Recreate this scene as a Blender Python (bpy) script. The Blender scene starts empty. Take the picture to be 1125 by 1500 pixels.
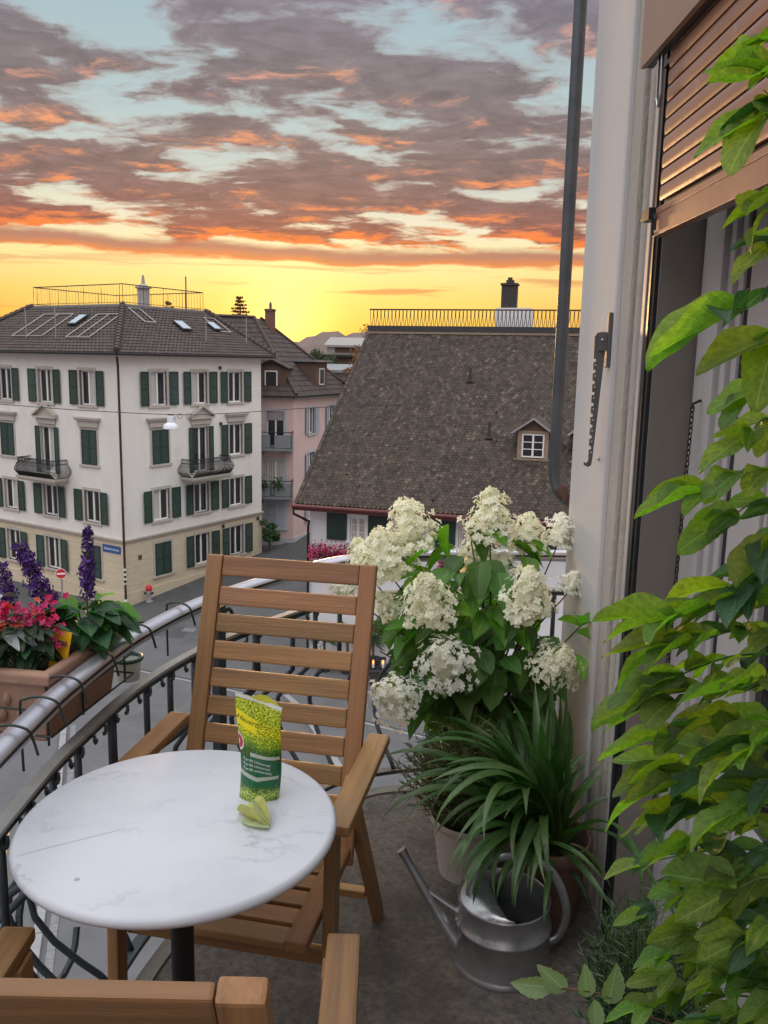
import bpy, bmesh, math, random
from mathutils import Vector, Matrix, Euler

S = bpy.context.scene
COL = S.collection
R = math.radians
PI = math.pi

# ---------------------------------------------------------------- camera, sky, sun, exposure
cam = bpy.data.cameras.new('camera')
cam.sensor_fit = 'VERTICAL'; cam.sensor_height = 36.0; cam.lens = 36.0 * 1240 / 1500
cam.clip_start = 0.02; cam.clip_end = 9000
co = bpy.data.objects.new('camera', cam); COL.objects.link(co)
_p, _r = R(10.1), R(1.2)
_F = Vector((0, math.cos(_p), -math.sin(_p))); _U0 = Vector((0, math.sin(_p), math.cos(_p))); _R0 = Vector((1, 0, 0))
_Rt = math.cos(_r) * _R0 + math.sin(_r) * _U0; _Up = -math.sin(_r) * _R0 + math.cos(_r) * _U0
cm = Matrix.Identity(4)
for i in range(3):
    cm[i][0] = _Rt[i]; cm[i][1] = _Up[i]; cm[i][2] = -_F[i]
cm.translation = Vector((0, 0, 1.55))
co.matrix_world = cm
S.camera = co
S.view_settings.view_transform = 'Standard'; S.view_settings.look = 'None'
S.view_settings.exposure = 0.0; S.view_settings.gamma = 1.0; S.view_settings.use_curve_mapping = False
S.cycles.use_denoising = True
S.cycles.max_bounces = 6; S.cycles.diffuse_bounces = 4; S.cycles.glossy_bounces = 3; S.cycles.transmission_bounces = 4
S.cycles.transparent_max_bounces = 6
S.cycles.sample_clamp_indirect = 4.0


class NG:
    """small helper to write node graphs"""
    def __init__(s, nt):
        s.nt = nt; nt.nodes.clear()
    def n(s, t, **kw):
        x = s.nt.nodes.new(t)
        for k, v in kw.items(): setattr(x, k, v)
        return x
    def set(s, sock, v):
        if isinstance(v, bpy.types.NodeSocket): s.nt.links.new(v, sock)
        elif v is not None:
            if hasattr(sock, 'default_value'):
                try: sock.default_value = v
                except Exception:
                    if isinstance(v, (tuple, list)) and len(v) == 3: sock.default_value = (*v, 1)
                    else: raise
    def m(s, op, a, b=None, c=None, clamp=False):
        x = s.n('ShaderNodeMath', operation=op); x.use_clamp = clamp
        for i, v in enumerate((a, b, c)):
            if v is not None: s.set(x.inputs[i], v)
        return x.outputs[0]
    def vm(s, op, a, b=None, scale=None):
        x = s.n('ShaderNodeVectorMath', operation=op)
        s.set(x.inputs[0], a)
        if b is not None: s.set(x.inputs[1], b)
        if scale is not None: s.set(x.inputs['Scale'], scale)
        return x.outputs['Value'] if op in ('DOT_PRODUCT', 'LENGTH') else x.outputs[0]
    def sep(s, v):
        x = s.n('ShaderNodeSeparateXYZ'); s.set(x.inputs[0], v); return x.outputs
    def comb(s, a, b, c):
        x = s.n('ShaderNodeCombineXYZ')
        for i, v in enumerate((a, b, c)): s.set(x.inputs[i], v)
        return x.outputs[0]
    def noise(s, vec, scale, detail=4, rough=.55, dist=0.0, out='Fac'):
        x = s.n('ShaderNodeTexNoise')
        if vec is not None: s.set(x.inputs['Vector'], vec)
        x.inputs['Scale'].default_value = scale; x.inputs['Detail'].default_value = detail
        x.inputs['Roughness'].default_value = rough; x.inputs['Distortion'].default_value = dist
        return x.outputs[out]
    def ramp(s, fac, stops, interp='LINEAR'):
        x = s.n('ShaderNodeValToRGB'); x.color_ramp.interpolation = interp
        el = x.color_ramp.elements
        while len(el) < len(stops): el.new(.5)
        for e, (p, c) in zip(el, stops):
            e.position = p; e.color = (c, c, c, 1) if isinstance(c, (int, float)) else (*c[:3], 1)
        s.set(x.inputs[0], fac); return x.outputs[0]
    def mix(s, fac, a, b, mode='MIX'):
        x = s.n('ShaderNodeMix', data_type='RGBA', blend_type=mode); x.clamp_factor = True
        s.set(x.inputs[0], fac); s.set(x.inputs[6], a if not isinstance(a, tuple) else (*a[:3], 1)); s.set(x.inputs[7], b if not isinstance(b, tuple) else (*b[:3], 1))
        return x.outputs[2]
    def sstep(s, v, a, b):
        x = s.n('ShaderNodeMapRange', interpolation_type='SMOOTHSTEP')
        s.set(x.inputs[0], v); s.set(x.inputs[1], a); s.set(x.inputs[2], b); x.inputs[3].default_value = 0; x.inputs[4].default_value = 1
        return x.outputs[0]


def lin(r, g, b):
    f = lambda c: (c / 255 / 12.92) if c / 255 <= .04045 else ((c / 255 + .055) / 1.055) ** 2.4
    return (f(r), f(g), f(b))


SUN_AZ = -0.119; SUN_EL = R(2.2)
SUN = Vector((math.sin(SUN_AZ) * math.cos(SUN_EL), math.cos(SUN_AZ) * math.cos(SUN_EL), math.sin(SUN_EL)))


def make_world():
    w = bpy.data.worlds.new('World'); S.world = w; w.use_nodes = True
    g = NG(w.node_tree)
    D = g.n('ShaderNodeTexCoord').outputs['Generated']
    D = g.vm('NORMALIZE', D)
    dx, dy, dz = g.sep(D)
    zc = g.m('MAXIMUM', dz, 0.0)
    sd = g.m('MAXIMUM', g.vm('DOT_PRODUCT', D, tuple(SUN)), 0.0)
    flat = g.vm('NORMALIZE', g.comb(dx, dy, 0.0))
    face = g.sstep(g.vm('DOT_PRODUCT', flat, (SUN.x, SUN.y, 0)), -.35, .95)          # 1 toward the sunset
    # clear sky by elevation (sine), toward and away from the sunset
    west = g.ramp(zc, [(0.0, lin(248, 166, 66)), (.03, lin(255, 202, 82)), (.07, lin(255, 222, 122)), (.108, lin(255, 238, 165)), (.145, lin(244, 234, 200)),
                       (.19, lin(208, 214, 204)), (.26, lin(184, 203, 204)), (.36, lin(166, 190, 200)), (.62, lin(220, 224, 230)), (1.0, lin(244, 244, 244))])
    east = g.ramp(zc, [(0.0, lin(196, 190, 205)), (.12, lin(222, 205, 208)), (.3, lin(226, 224, 230)), (.62, lin(234, 236, 240)), (1.0, lin(244, 244, 244))])
    clear = g.mix(face, east, west)
    # side falloff: away from the sun the low sky turns from yellow to orange
    near = g.sstep(sd, .90, .995)
    side = g.mix(g.sstep(zc, .16, .03), (1, 1, 1), (1.0, .66, .60))
    clear = g.mix(g.m('SUBTRACT', 1.0, near), clear, g.mix(face, clear, g.mix(1.0, clear, side, 'MULTIPLY')))
    # glow round the sun
    glow = g.m('POWER', sd, 260.0); glow2 = g.m('POWER', sd, 1100.0)
    clear = g.mix(1.0, clear, g.vm('SCALE', (1.0, .62, .16), scale=g.m('MULTIPLY', glow, .26)), 'ADD')
    clear = g.mix(1.0, clear, g.vm('SCALE', (1.0, .66, .24), scale=g.m('MULTIPLY', glow2, .75)), 'ADD')
    # cloud deck projected on a plane overhead
    zz = g.m('ADD', zc, .085)
    px = g.m('DIVIDE', dx, zz); py = g.m('DIVIDE', dy, zz)
    P = g.comb(g.m('MULTIPLY', px, .88), g.m('MULTIPLY', py, 1.12), 5.15)
    warp = g.noise(P, 2.6, 5, .55, out='Color')
    P2 = g.vm('ADD', P, g.vm('SCALE', g.vm('SUBTRACT', warp, (.5, .5, .5)), scale=.34))
    d1 = g.noise(P2, 2.3, 10, .56)
    P3 = g.vm('ADD', P2, (SUN.x * .14 + .02, SUN.y * .14, 0))
    d2 = g.noise(P3, 2.3, 6, .54)
    th = g.ramp(zc, [(0.0, .80), (.112, .68), (.126, .50), (.140, .37), (.185, .355), (.215, .42), (.25, .45), (.30, .425), (.37, .40), (.46, .54), (.7, .70)])
    alpha = g.sstep(d1, g.m('SUBTRACT', th, .015), g.m('ADD', th, .09))
    thick = g.sstep(d1, g.m('ADD', th, .01), g.m('ADD', th, .11))
    fine = g.noise(P2, 9.0, 6, .62)
    lit = g.m('ADD', g.m('MULTIPLY', g.m('SUBTRACT', d1, d2), 3.6), g.m('MULTIPLY', g.m('SUBTRACT', fine, .5), 1.3))
    lit = g.m('ADD', lit, g.ramp(zc, [(.112, .85), (.132, .60), (.15, .28), (.18, .04), (.225, .14), (.26, .05), (.34, .03)]))
    lit = g.m('SUBTRACT', lit, g.m('MULTIPLY', thick, .12))
    lit = g.m('ADD', lit, g.m('MULTIPLY', g.m('SUBTRACT', g.noise(P2, 24.0, 4, .6), .5), .55))
    lit = g.m('POWER', g.sstep(lit, .12, .86), 1.25)
    lit = g.m('MULTIPLY', lit, g.m('ADD', .25, g.m('MULTIPLY', face, .75)))
    shade = g.ramp(zc, [(.10, lin(196, 104, 80)), (.135, lin(156, 96, 86)), (.17, lin(143, 108, 103)), (.22, lin(135, 117, 115)), (.30, lin(131, 122, 126)), (.40, lin(140, 134, 148)), (.6, lin(196, 198, 212))])
    shade = g.mix(1.0, shade, g.ramp(fine, [(.28, .74), (.72, 1.26)]), 'MULTIPLY')
    litc = g.ramp(zc, [(.10, lin(255, 150, 66)), (.13, lin(255, 132, 62)), (.16, lin(255, 150, 86)), (.22, lin(252, 164, 112)), (.32, lin(250, 180, 150)), (.6, lin(236, 214, 214))])
    thin = g.mix(.62, g.mix(.5, litc, shade), clear)
    cl = g.mix(g.m('MULTIPLY', g.m('SUBTRACT', 1.0, thick), .62), shade, thin)
    cl = g.mix(g.m('MULTIPLY', lit, .92), cl, litc)
    sky = g.mix(alpha, clear, cl)
    # thin streaks low over the horizon
    az = g.m('ARCTAN2', dx, dy)
    sv = g.comb(g.m('MULTIPLY', az, 3.2), g.m('MULTIPLY', zc, 62.0), 0.3)
    st = g.noise(sv, 1.0, 6, .55, .4)
    sa = g.m('MULTIPLY', g.sstep(st, .56, .66), g.ramp(zc, [(0, .25), (.03, .8), (.085, .8), (.11, .35), (.125, 0)]))
    sa = g.m('MULTIPLY', sa, face)
    sky = g.mix(g.m('MULTIPLY', sa, .85), sky, g.ramp(zc, [(.02, lin(240, 150, 60)), (.07, lin(226, 132, 76)), (.12, lin(205, 120, 90))]))
    # bank of cloud at about seven degrees
    bv = g.comb(g.m('MULTIPLY', az, 9.0), g.m('MULTIPLY', zc, 40.0), 4.3)
    bn = g.m('MULTIPLY', g.m('SUBTRACT', g.noise(bv, 1.0, 7, .62), .5), .022)
    bz = g.m('ADD', g.m('ADD', zc, bn), g.m('MULTIPLY', az, .010))
    ba = g.m('MULTIPLY', g.sstep(bz, .1055, .1105), g.m('SUBTRACT', 1.0, g.sstep(bz, .119, .129)))
    sky = g.mix(g.m('MULTIPLY', g.m('MULTIPLY', ba, face), .9), sky, g.mix(g.sstep(bz, .107, .118), lin(240, 128, 62), lin(178, 112, 98)))
    sky = g.vm('SCALE', sky, scale=g.m('MULTIPLY', g.ramp(zc, [(.34, 1/1.95), (.75, 1.0)]), g.m('MULTIPLY', 1.95, g.m('ADD', 1.0, g.m('MULTIPLY', g.m('SUBTRACT', 1.0, face), .35)))))  # sky overhead and behind the view brightened as fill for the foreground
    # the physical sky, low and dim, under all of it
    ns = g.n('ShaderNodeTexSky', sky_type='NISHITA'); ns.sun_disc = False; ns.sun_elevation = SUN_EL; ns.sun_rotation = SUN_AZ
    ns.altitude = 420; ns.dust_density = 2.0
    lowg = g.sstep(dz, -.02, .0)
    sky = g.mix(lowg, (.12, .11, .11), sky)
    b1 = g.n('ShaderNodeBackground'); g.set(b1.inputs[0], sky); b1.inputs[1].default_value = 1.0
    b2 = g.n('ShaderNodeBackground'); g.set(b2.inputs[0], g.vm('SCALE', ns.outputs[0], scale=.12)); b2.inputs[1].default_value = 0.05
    ad = g.n('ShaderNodeAddShader'); g.nt.links.new(b1.outputs[0], ad.inputs[0]); g.nt.links.new(b2.outputs[0], ad.inputs[1])
    o = g.n('ShaderNodeOutputWorld'); g.nt.links.new(ad.outputs[0], o.inputs[0])
make_world()

sl = bpy.data.lights.new('sun', 'SUN'); sl.energy = 2.2; sl.angle = R(4.0); sl.color = (1.0, .56, .25)
so = bpy.data.objects.new('sun', sl); COL.objects.link(so)
so.rotation_euler = (-SUN).to_track_quat('-Z', 'Y').to_euler(); so.location = (-60, 300, 60)


# ---------------------------------------------------------------- materials
MATS = {}
def mat(name, col, rough=.65, var=.18, scale=6.0, bump=0.0, bscale=60.0, metal=0.0, rnd=0.0, huernd=0.0, spec=.5, spots=None, stretch=None,
        island=0.0, trans=0.0, transcol=None, veins=False, coat=0.0, detail=6, worldco=False, alpha=None):
    """procedural surface: base colour with soft mottling, optional darker spots, relief, per-object and per-island variation"""
    m = bpy.data.materials.new(name); m.use_nodes = True; MATS[name] = m
    g = NG(m.node_tree)
    tc = g.n('ShaderNodeTexCoord')
    V = tc.outputs['Object']
    if worldco: V = g.n('ShaderNodeNewGeometry').outputs['Position']
    oi = g.n('ShaderNodeObjectInfo')
    if not worldco:
        V = g.vm('ADD', V, g.vm('SCALE', (13.1, 7.7, 3.3), scale=oi.outputs['Random']))
    if stretch: V0 = V; V = g.vm('MULTIPLY', V, stretch)
    n = g.noise(V, scale, detail, .6)
    lo = tuple(max(0, c * (1 - var)) for c in col); hi = tuple(min(1, c * (1 + var)) for c in col)
    c = g.ramp(n, [(.28, lo), (.72, hi)])
    if spots:
        sc, (a, b), colr, amt = spots
        n2 = g.noise(V if not stretch else V0, sc, 7, .65)
        c = g.mix(g.m('MULTIPLY', g.sstep(n2, a, b), amt), c, colr)
    if veins:
        uv = tc.outputs['UV']
        u, v, _ = g.sep(uv)
        av = g.m('ABSOLUTE', v)
        w = g.m('SINE', g.m('ADD', g.m('MULTIPLY', u, 46.0), g.m('MULTIPLY', av, -16.0)))
        side = g.sstep(w, .86, 1.0)
        mid = g.m('SUBTRACT', 1.0, g.sstep(av, .02, .09))
        vn = g.m('MAXIMUM', g.m('MULTIPLY', side, .45), mid)
        c = g.mix(g.m('MULTIPLY', vn, .55), c, tuple(min(1, x * 1.9 + .01) for x in col))
        eg = g.m('ADD', g.m('MAXIMUM', av, g.m('MULTIPLY', g.m('SUBTRACT', u, .1), 1.05)), g.m('MULTIPLY', g.m('SUBTRACT', g.noise(V, 16.0, 4, .6), .5), .55))
        c = g.mix(g.m('MULTIPLY', g.sstep(eg, .98, 1.10), .75), c, (.22, .14, .05))
    if rnd or huernd:
        hs = g.n('ShaderNodeHueSaturation')
        g.set(hs.inputs['Color'], c)
        g.set(hs.inputs['Value'], g.m('ADD', 1.0 - rnd, g.m('MULTIPLY', oi.outputs['Random'], 2 * rnd)))
        r2 = g.m('FRACT', g.m('MULTIPLY', oi.outputs['Random'], 17.31))
        g.set(hs.inputs['Hue'], g.m('ADD', .5 - huernd, g.m('MULTIPLY', r2, 2 * huernd)))
        c = hs.outputs[0]
    if island:
        ge = g.n('ShaderNodeNewGeometry')
        ri = ge.outputs['Random Per Island']
        if isinstance(island, (list, tuple)): c = g.mix(1.0, c, g.ramp(ri, island), 'MULTIPLY')
        else: c = g.mix(1.0, c, g.ramp(ri, [(0, 1 - island), (1, 1 + island)]), 'MULTIPLY')
    b = g.n('ShaderNodeBsdfPrincipled')
    g.set(b.inputs['Base Color'], c); b.inputs['Metallic'].default_value = metal
    if 'Specular IOR Level' in b.inputs: b.inputs['Specular IOR Level'].default_value = spec
    if coat: b.inputs['Coat Weight'].default_value = coat
    g.set(b.inputs['Roughness'], g.ramp(n, [(.3, max(.02, rough * .85)), (.7, min(1, rough * 1.12))]))
    if bump:
        bn = g.n('ShaderNodeBump'); bn.inputs['Strength'].default_value = min(1, bump); bn.inputs['Distance'].default_value = .01 if bump <= 1 else .01 * bump
        h = g.noise(V, bscale, 5, .65)
        g.set(bn.inputs['Height'], h); g.set(b.inputs['Normal'], bn.outputs[0])
    out = g.n('ShaderNodeOutputMaterial')
    if trans:
        t = g.n('ShaderNodeBsdfTranslucent')
        tcx = transcol or tuple(min(1, x * 1.6) for x in col)
        g.set(t.inputs['Color'], g.mix(1.0, g.vm('SCALE', c, scale=1.0 / max(max(col), 1e-3)), tcx, 'MULTIPLY'))
        mx = g.n('ShaderNodeMixShader'); mx.inputs[0].default_value = trans
        g.nt.links.new(b.outputs[0], mx.inputs[1]); g.nt.links.new(t.outputs[0], mx.inputs[2]); g.nt.links.new(mx.outputs[0], out.inputs[0])
    else: g.nt.links.new(b.outputs[0], out.inputs[0])
    return m


# ---------------------------------------------------------------- mesh building
class MB:
    def __init__(s, M=None): s.v = []; s.f = []; s.uv = None; s.M = M
    def add(s, vs, fs, M=None):
        o = len(s.v)
        for p in vs:
            p = Vector(p)
            if M is not None: p = M @ p
            if s.M is not None: p = s.M @ p
            s.v.append(p)
        s.f += [tuple(i + o for i in f) for f in fs]
    def box(s, x0, x1, y0, y1, z0, z1, M=None):
        s.add([(x0, y0, z0), (x1, y0, z0), (x1, y1, z0), (x0, y1, z0), (x0, y0, z1), (x1, y0, z1), (x1, y1, z1), (x0, y1, z1)],
              [(0, 3, 2, 1), (4, 5, 6, 7), (0, 1, 5, 4), (1, 2, 6, 5), (2, 3, 7, 6), (3, 0, 4, 7)], M)
    def tube(s, pts, r, seg=8, cap=True, flat=None, M=None, up=None):
        """tube along points; r a number or one per point; flat=(a,b) scales of the cross-section"""
        pts = [Vector(p) for p in pts]; n = len(pts)
        rr = r if isinstance(r, (list, tuple)) else [r] * n
        vs = []; fs = []
        prev = None
        for i, p in enumerate(pts):
            t = (pts[min(i + 1, n - 1)] - pts[max(i - 1, 0)])
            if t.length < 1e-9: t = Vector((0, 0, 1))
            t.normalize()
            if up is not None: a = Vector(up).cross(t)
            elif prev is None: a = t.cross(Vector((0, 0, 1))) if abs(t.z) < .9 else t.cross(Vector((0, 1, 0)))
            else: a = prev - t * prev.dot(t)
            if a.length < 1e-6: a = t.orthogonal()
            a.normalize(); prev = a; b = t.cross(a)
            fa, fb = flat or (1, 1)
            for k in range(seg):
                th = 2 * PI * k / seg
                vs.append(p + a * (math.cos(th) * rr[i] * fa) + b * (math.sin(th) * rr[i] * fb))
        for i in range(n - 1):
            for k in range(seg):
                k2 = (k + 1) % seg
                fs.append((i * seg + k, i * seg + k2, (i + 1) * seg + k2, (i + 1) * seg + k))
        if cap: fs.append(tuple(range(seg))[::-1]); fs.append(tuple((n - 1) * seg + k for k in range(seg)))
        s.add(vs, fs, M)
    def lathe(s, prof, seg=24, M=None, sx=1, sy=1, capb=True, capt=True):
        vs = []; fs = []
        for r, z in prof:
            for k in range(seg):
                th = 2 * PI * k / seg; vs.append((r * math.cos(th) * sx, r * math.sin(th) * sy, z))
        for i in range(len(prof) - 1):
            for k in range(seg):
                k2 = (k + 1) % seg; fs.append((i * seg + k, i * seg + k2, (i + 1) * seg + k2, (i + 1) * seg + k))
        if capb: fs.append(tuple(range(seg))[::-1])
        if capt: fs.append(tuple((len(prof) - 1) * seg + k for k in range(seg)))
        s.add(vs, fs, M)
    def prism(s, poly, z0, z1, M=None):
        n = len(poly)
        vs = [(x, y, z0) for x, y in poly] + [(x, y, z1) for x, y in poly]
        fs = [tuple(range(n))[::-1], tuple(range(n, 2 * n))] + [(i, (i + 1) % n, n + (i + 1) % n, n + i) for i in range(n)]
        s.add(vs, fs, M)
    def mesh(s, name, m=None, smooth=False, recalc=True, bevel=0, auto=None):
        me = bpy.data.meshes.new(name)
        me.from_pydata([tuple(p) for p in s.v], [], s.f)
        if s.uv:
            l = me.uv_layers.new(name='UVMap')
            for lp in me.loops: l.data[lp.index].uv = s.uv[lp.vertex_index]
        if recalc or bevel:
            b = bmesh.new(); b.from_mesh(me)
            if recalc: bmesh.ops.recalc_face_normals(b, faces=b.faces)
            if bevel:
                es = [e for e in b.edges if len(e.link_faces) == 2 and e.calc_face_angle(0) > .5]
                bmesh.ops.bevel(b, geom=es, offset=bevel, segments=2, affect='EDGES', profile=.6, clamp_overlap=True)
            b.to_mesh(me); b.free()
        if smooth:
            for p in me.polygons: p.use_smooth = True
            if auto is not None:
                try: me.set_sharp_from_angle(angle=R(auto))
                except Exception: pass
        if m is not None: me.materials.append(MATS[m] if isinstance(m, str) else m)
        me.update()
        return me
    def obj(s, name, m, parent=None, smooth=False, auto=40, bevel=0, recalc=True, loc=None, label=None, kind=None, M=None):
        return put(s.mesh(name, m, smooth, recalc, bevel, auto), name, parent, loc, label=label, kind=kind, M=M)


def put(me, name, parent=None, loc=None, M=None, label=None, kind=None):
    o = bpy.data.objects.new(name, me); COL.objects.link(o)
    if parent is not None: o.parent = parent
    if M is not None: o.matrix_local = M
    elif loc is not None: o.location = loc
    if label: o['label'] = label
    if kind: o['kind'] = kind
    return o


def tag(o, label, cat, group=None, kind=None):
    o['label'] = label; o['category'] = cat
    if group: o['group'] = group
    if kind: o['kind'] = kind
    return o


def thing(name, label, cat, loc=(0, 0, 0), rz=0.0, group=None):
    o = bpy.data.objects.new(name, None); COL.objects.link(o); o.empty_display_size = .1
    o.location = loc; o.rotation_euler = (0, 0, rz)
    return tag(o, label, cat, group)


def structure(o):
    o['kind'] = 'structure'; return o


def copy_tree(o, parent=None):
    c = o.copy(); COL.objects.link(c)
    if parent is not None: c.parent = parent
    for ch in o.children: copy_tree(ch, c)
    return c


def frame_along(p0, p1, up=(0, 0, 1)):
    """matrix whose X runs from p0 to p1, centred between them"""
    p0 = Vector(p0); p1 = Vector(p1); x = (p1 - p0).normalized(); u = Vector(up)
    y = u.cross(x)
    if y.length < 1e-5: y = x.orthogonal()
    y.normalize(); z = x.cross(y)
    M = Matrix.Identity(4)
    for i in range(3): M[i][0] = x[i]; M[i][1] = y[i]; M[i][2] = z[i]
    M.translation = (p0 + p1) / 2
    return M

_bars = {}
def bar(name, p0, p1, w, t, m, parent, up=(0, 0, 1), bevel=.003, label=None):
    """a bevelled bar of width w (across) and thickness t (along up) whose own X axis is its length"""
    L = (Vector(p1) - Vector(p0)).length
    k = (round(L, 4), w, t, m, bevel)
    if k not in _bars:
        b = MB(); b.box(-L / 2, L / 2, -w / 2, w / 2, -t / 2, t / 2); _bars[k] = b.mesh(name, m, bevel=bevel)
    return put(_bars[k], name, parent, M=frame_along(p0, p1, up), label=label)
# ---------------------------------------------------------------- materials of the setting
mat('asphalt', (.105, .105, .11), .85, .18, .9, .5, 30, spots=(.35, (.5, .7), (.065, .065, .068), .6), worldco=True)
mat('pavement', (.07, .07, .073), .85, .2, 1.2, .5, 25, spots=(.5, (.5, .7), (.05, .05, .05), .5), worldco=True)
mat('kerb_stone', (.25, .25, .255), .8, .15, 8, .4, 30)
mat('road_paint', (.62, .42, .12), .7, .2, 6, .2, 40)
mat('iron_cover', (.17, .17, .18), .6, .2, 9)
mat('plaster_white', (.70, .67, .62), .85, .05, 1.2, .25, 45, spots=(.9, (.5, .78), (.54, .51, .46), .45), stretch=(1, 1, .35))
mat('plaster_yellow', (.57, .485, .345), .85, .08, 1.4, .3, 40, spots=(.4, (.52, .75), (.46, .38, .26), .5))
mat('plaster_pink', (.58, .42, .385), .85, .07, 1.0, .2, 40, spots=(.3, (.5, .75), (.50, .37, .34), .4))
mat('plaster_grey', (.42, .43, .46), .85, .08, 1.5)
mat('stone_beige', (.44, .40, .345), .8, .1, 4, .2, 40)
mat('frame_white', (.76, .75, .73), .5, .05, 8)
mat('glass_dark', (.022, .020, .022), .06, .3, 1.5, spec=.6)
mat('curtain', (.55, .53, .50), .9, .2, 4, stretch=(14, 14, .6))
mat('shutter_green', (.013, .043, .032), .55, .2, 5, rnd=.25, huernd=.012)
mat('shutter_grey', (.33, .35, .39), .6, .12, 5, rnd=.1)
mat('pantile', (.050, .035, .030), .8, .3, 2.2, .3, 30, spots=(1.2, (.5, .72), (.030, .024, .022), .7), island=.28)
mat('ridge_tile', (.065, .046, .040), .8, .25, 5, .3, 30)
mat('old_tile', (.047, .032, .023), .85, .22, 14, .5, 90, island=[(0, .42), (.3, .75), (.7, 1.05), (.9, 1.4), (.97, 1.8), (1, 2.5)], spots=(.6, (.52, .72), (.036, .037, .026), .5))
mat('tile_under', (.03, .025, .022), .9, .2, 5)
mat('red_wood', (.12, .028, .026), .6, .25, 4, stretch=(.3, 4, 4))
mat('brown_wood', (.10, .058, .040), .75, .25, 5, stretch=(3, 3, .4))
mat('tan_wood', (.26, .19, .135), .75, .2, 5)
mat('zinc', (.30, .32, .34), .45, .15, 3, metal=.7)
mat('dark_metal', (.05, .05, .055), .5, .25, 10, metal=.4)
mat('iron_black', (.018, .018, .02), .5, .3, 10, metal=.3)
mat('copper_pipe', (.055, .030, .026), .5, .3, 5, metal=.3)
mat('pale_metal', (.34, .32, .30), .45, .1, 5, metal=.4)
mat('brick_chimney', (.17, .085, .055), .85, .25, 9, .3, 30)
mat('chimney_grey', (.33, .30, .28), .85, .2, 4, .3, 30)
mat('concrete_grey', (.20, .21, .22), .85, .12, 2)
mat('sign_red', (.55, .025, .03), .4, .08, 5)
mat('sign_white', (.78, .77, .76), .45, .04, 5)
mat('sign_blue', (.03, .09, .26), .4, .1, 5)
mat('hydrant_grey', (.30, .31, .33), .5, .15, 8)
mat('hill_forest_haze_tint', (.15, .105, .09), .95, .3, .02, worldco=True)  # forest colour lightened and warmed, sunset haze painted into it
mat('bark', (.09, .06, .042), .9, .3, 8, .6, 30, stretch=(1, 1, .25))
mat('tree_leaf_dark', (.035, .060, .022), .7, .3, 3, trans=.3, transcol=(.12, .14, .02), island=.4)
mat('tree_leaf_sunset_tint', (.075, .060, .025), .7, .3, 3, trans=.4, transcol=(.35, .14, .03), island=.4)  # orange light of the sunset painted into the leaf colour
mat('geranium', (.50, .05, .17), .6, .3, 20, trans=.25, island=.45)
mat('leaf_small', (.035, .085, .025), .6, .3, 6, trans=.3, island=.35)
mat('pot_dark', (.035, .034, .036), .5, .2, 8)
mat('terracotta', (.36, .165, .095), .8, .2, 9, .3, 60, spots=(5, (.55, .75), (.42, .30, .22), .6))
mat('lamp_white', (.68, .70, .76), .4, .08, 5)
m_fl = bpy.data.materials.new('flame'); m_fl.use_nodes = True; MATS['flame'] = m_fl
_b = m_fl.node_tree.nodes['Principled BSDF']; _b.inputs['Base Color'].default_value = (.8, .3, .1, 1); _b.inputs['Emission Color'].default_value = (1, .30, .08, 1); _b.inputs['Emission Strength'].default_value = 3.0

# ---------------------------------------------------------------- ground
C0 = Vector((-14.1, 45.0, 0)); AR = Vector((.5232, .8522, 0)); AL = Vector((-.8522, .5232, 0)); GZ = -12.24
def gz(x, y):
    u = (Vector((x, y, 0)) - C0).dot(AR)
    return GZ + min(.086 * max(u, 0.0), 2.4)

def ground():
    def axis(lims):
        a = []
        for lo, hi, st in lims:
            x = lo
            while x < hi - 1e-6: a.append(x); x += st
        a.append(lims[-1][1]); return a
    xs = axis([(-4000, -400, 900), (-400, -60, 68), (-60, 60, 2.0), (60, 400, 68), (400, 4000, 900)])
    ys = axis([(-400, -20, 95), (-20, 90, 2.0), (90, 400, 62), (400, 6000, 1400)])
    b = MB(); nx = len(xs)
    b.v = [Vector((x, y, gz(x, y))) for y in ys for x in xs]
    b.f = [(j * nx + i, j * nx + i + 1, (j + 1) * nx + i + 1, (j + 1) * nx + i) for j in range(len(ys) - 1) for i in range(nx - 1)]
    structure(b.obj('street', 'asphalt', smooth=True, auto=None))
ground()

def ribbon(name, m, pts, w, lift=.004, kind='structure', close=False):
    """a flat strip w wide following points on the ground"""
    b = MB(); n = len(pts); vs = []
    for i, p in enumerate(pts):
        a = Vector((*pts[max(i - 1, 0)], 0)); c = Vector((*pts[min(i + 1, n - 1)], 0)); t = (c - a).normalized(); s = Vector((-t.y, t.x, 0)) * w / 2
        for sg in (1, -1):
            q = Vector((*p, 0)) + s * sg; vs.append((q.x, q.y, gz(q.x, q.y) + lift))
    b.add(vs, [(2 * i, 2 * i + 1, 2 * i + 3, 2 * i + 2) for i in range(n - 1)])
    o = b.obj(name, m, recalc=False); o['kind'] = kind; return o

def curve(pts, n):
    """Catmull-Rom through points"""
    P = [Vector(p) for p in pts]; P = [P[0] * 2 - P[1]] + P + [P[-1] * 2 - P[-2]]; out = []
    for i in range(1, len(P) - 2):
        for k in range(n):
            t = k / n; a, b, c, d = P[i - 1], P[i], P[i + 1], P[i + 2]
            out.append(.5 * ((2 * b) + (c - a) * t + (2 * a - 5 * b + 4 * c - d) * t * t + (3 * b - a - 3 * c + d) * t ** 3))
    out.append(P[-2]); return out

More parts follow.
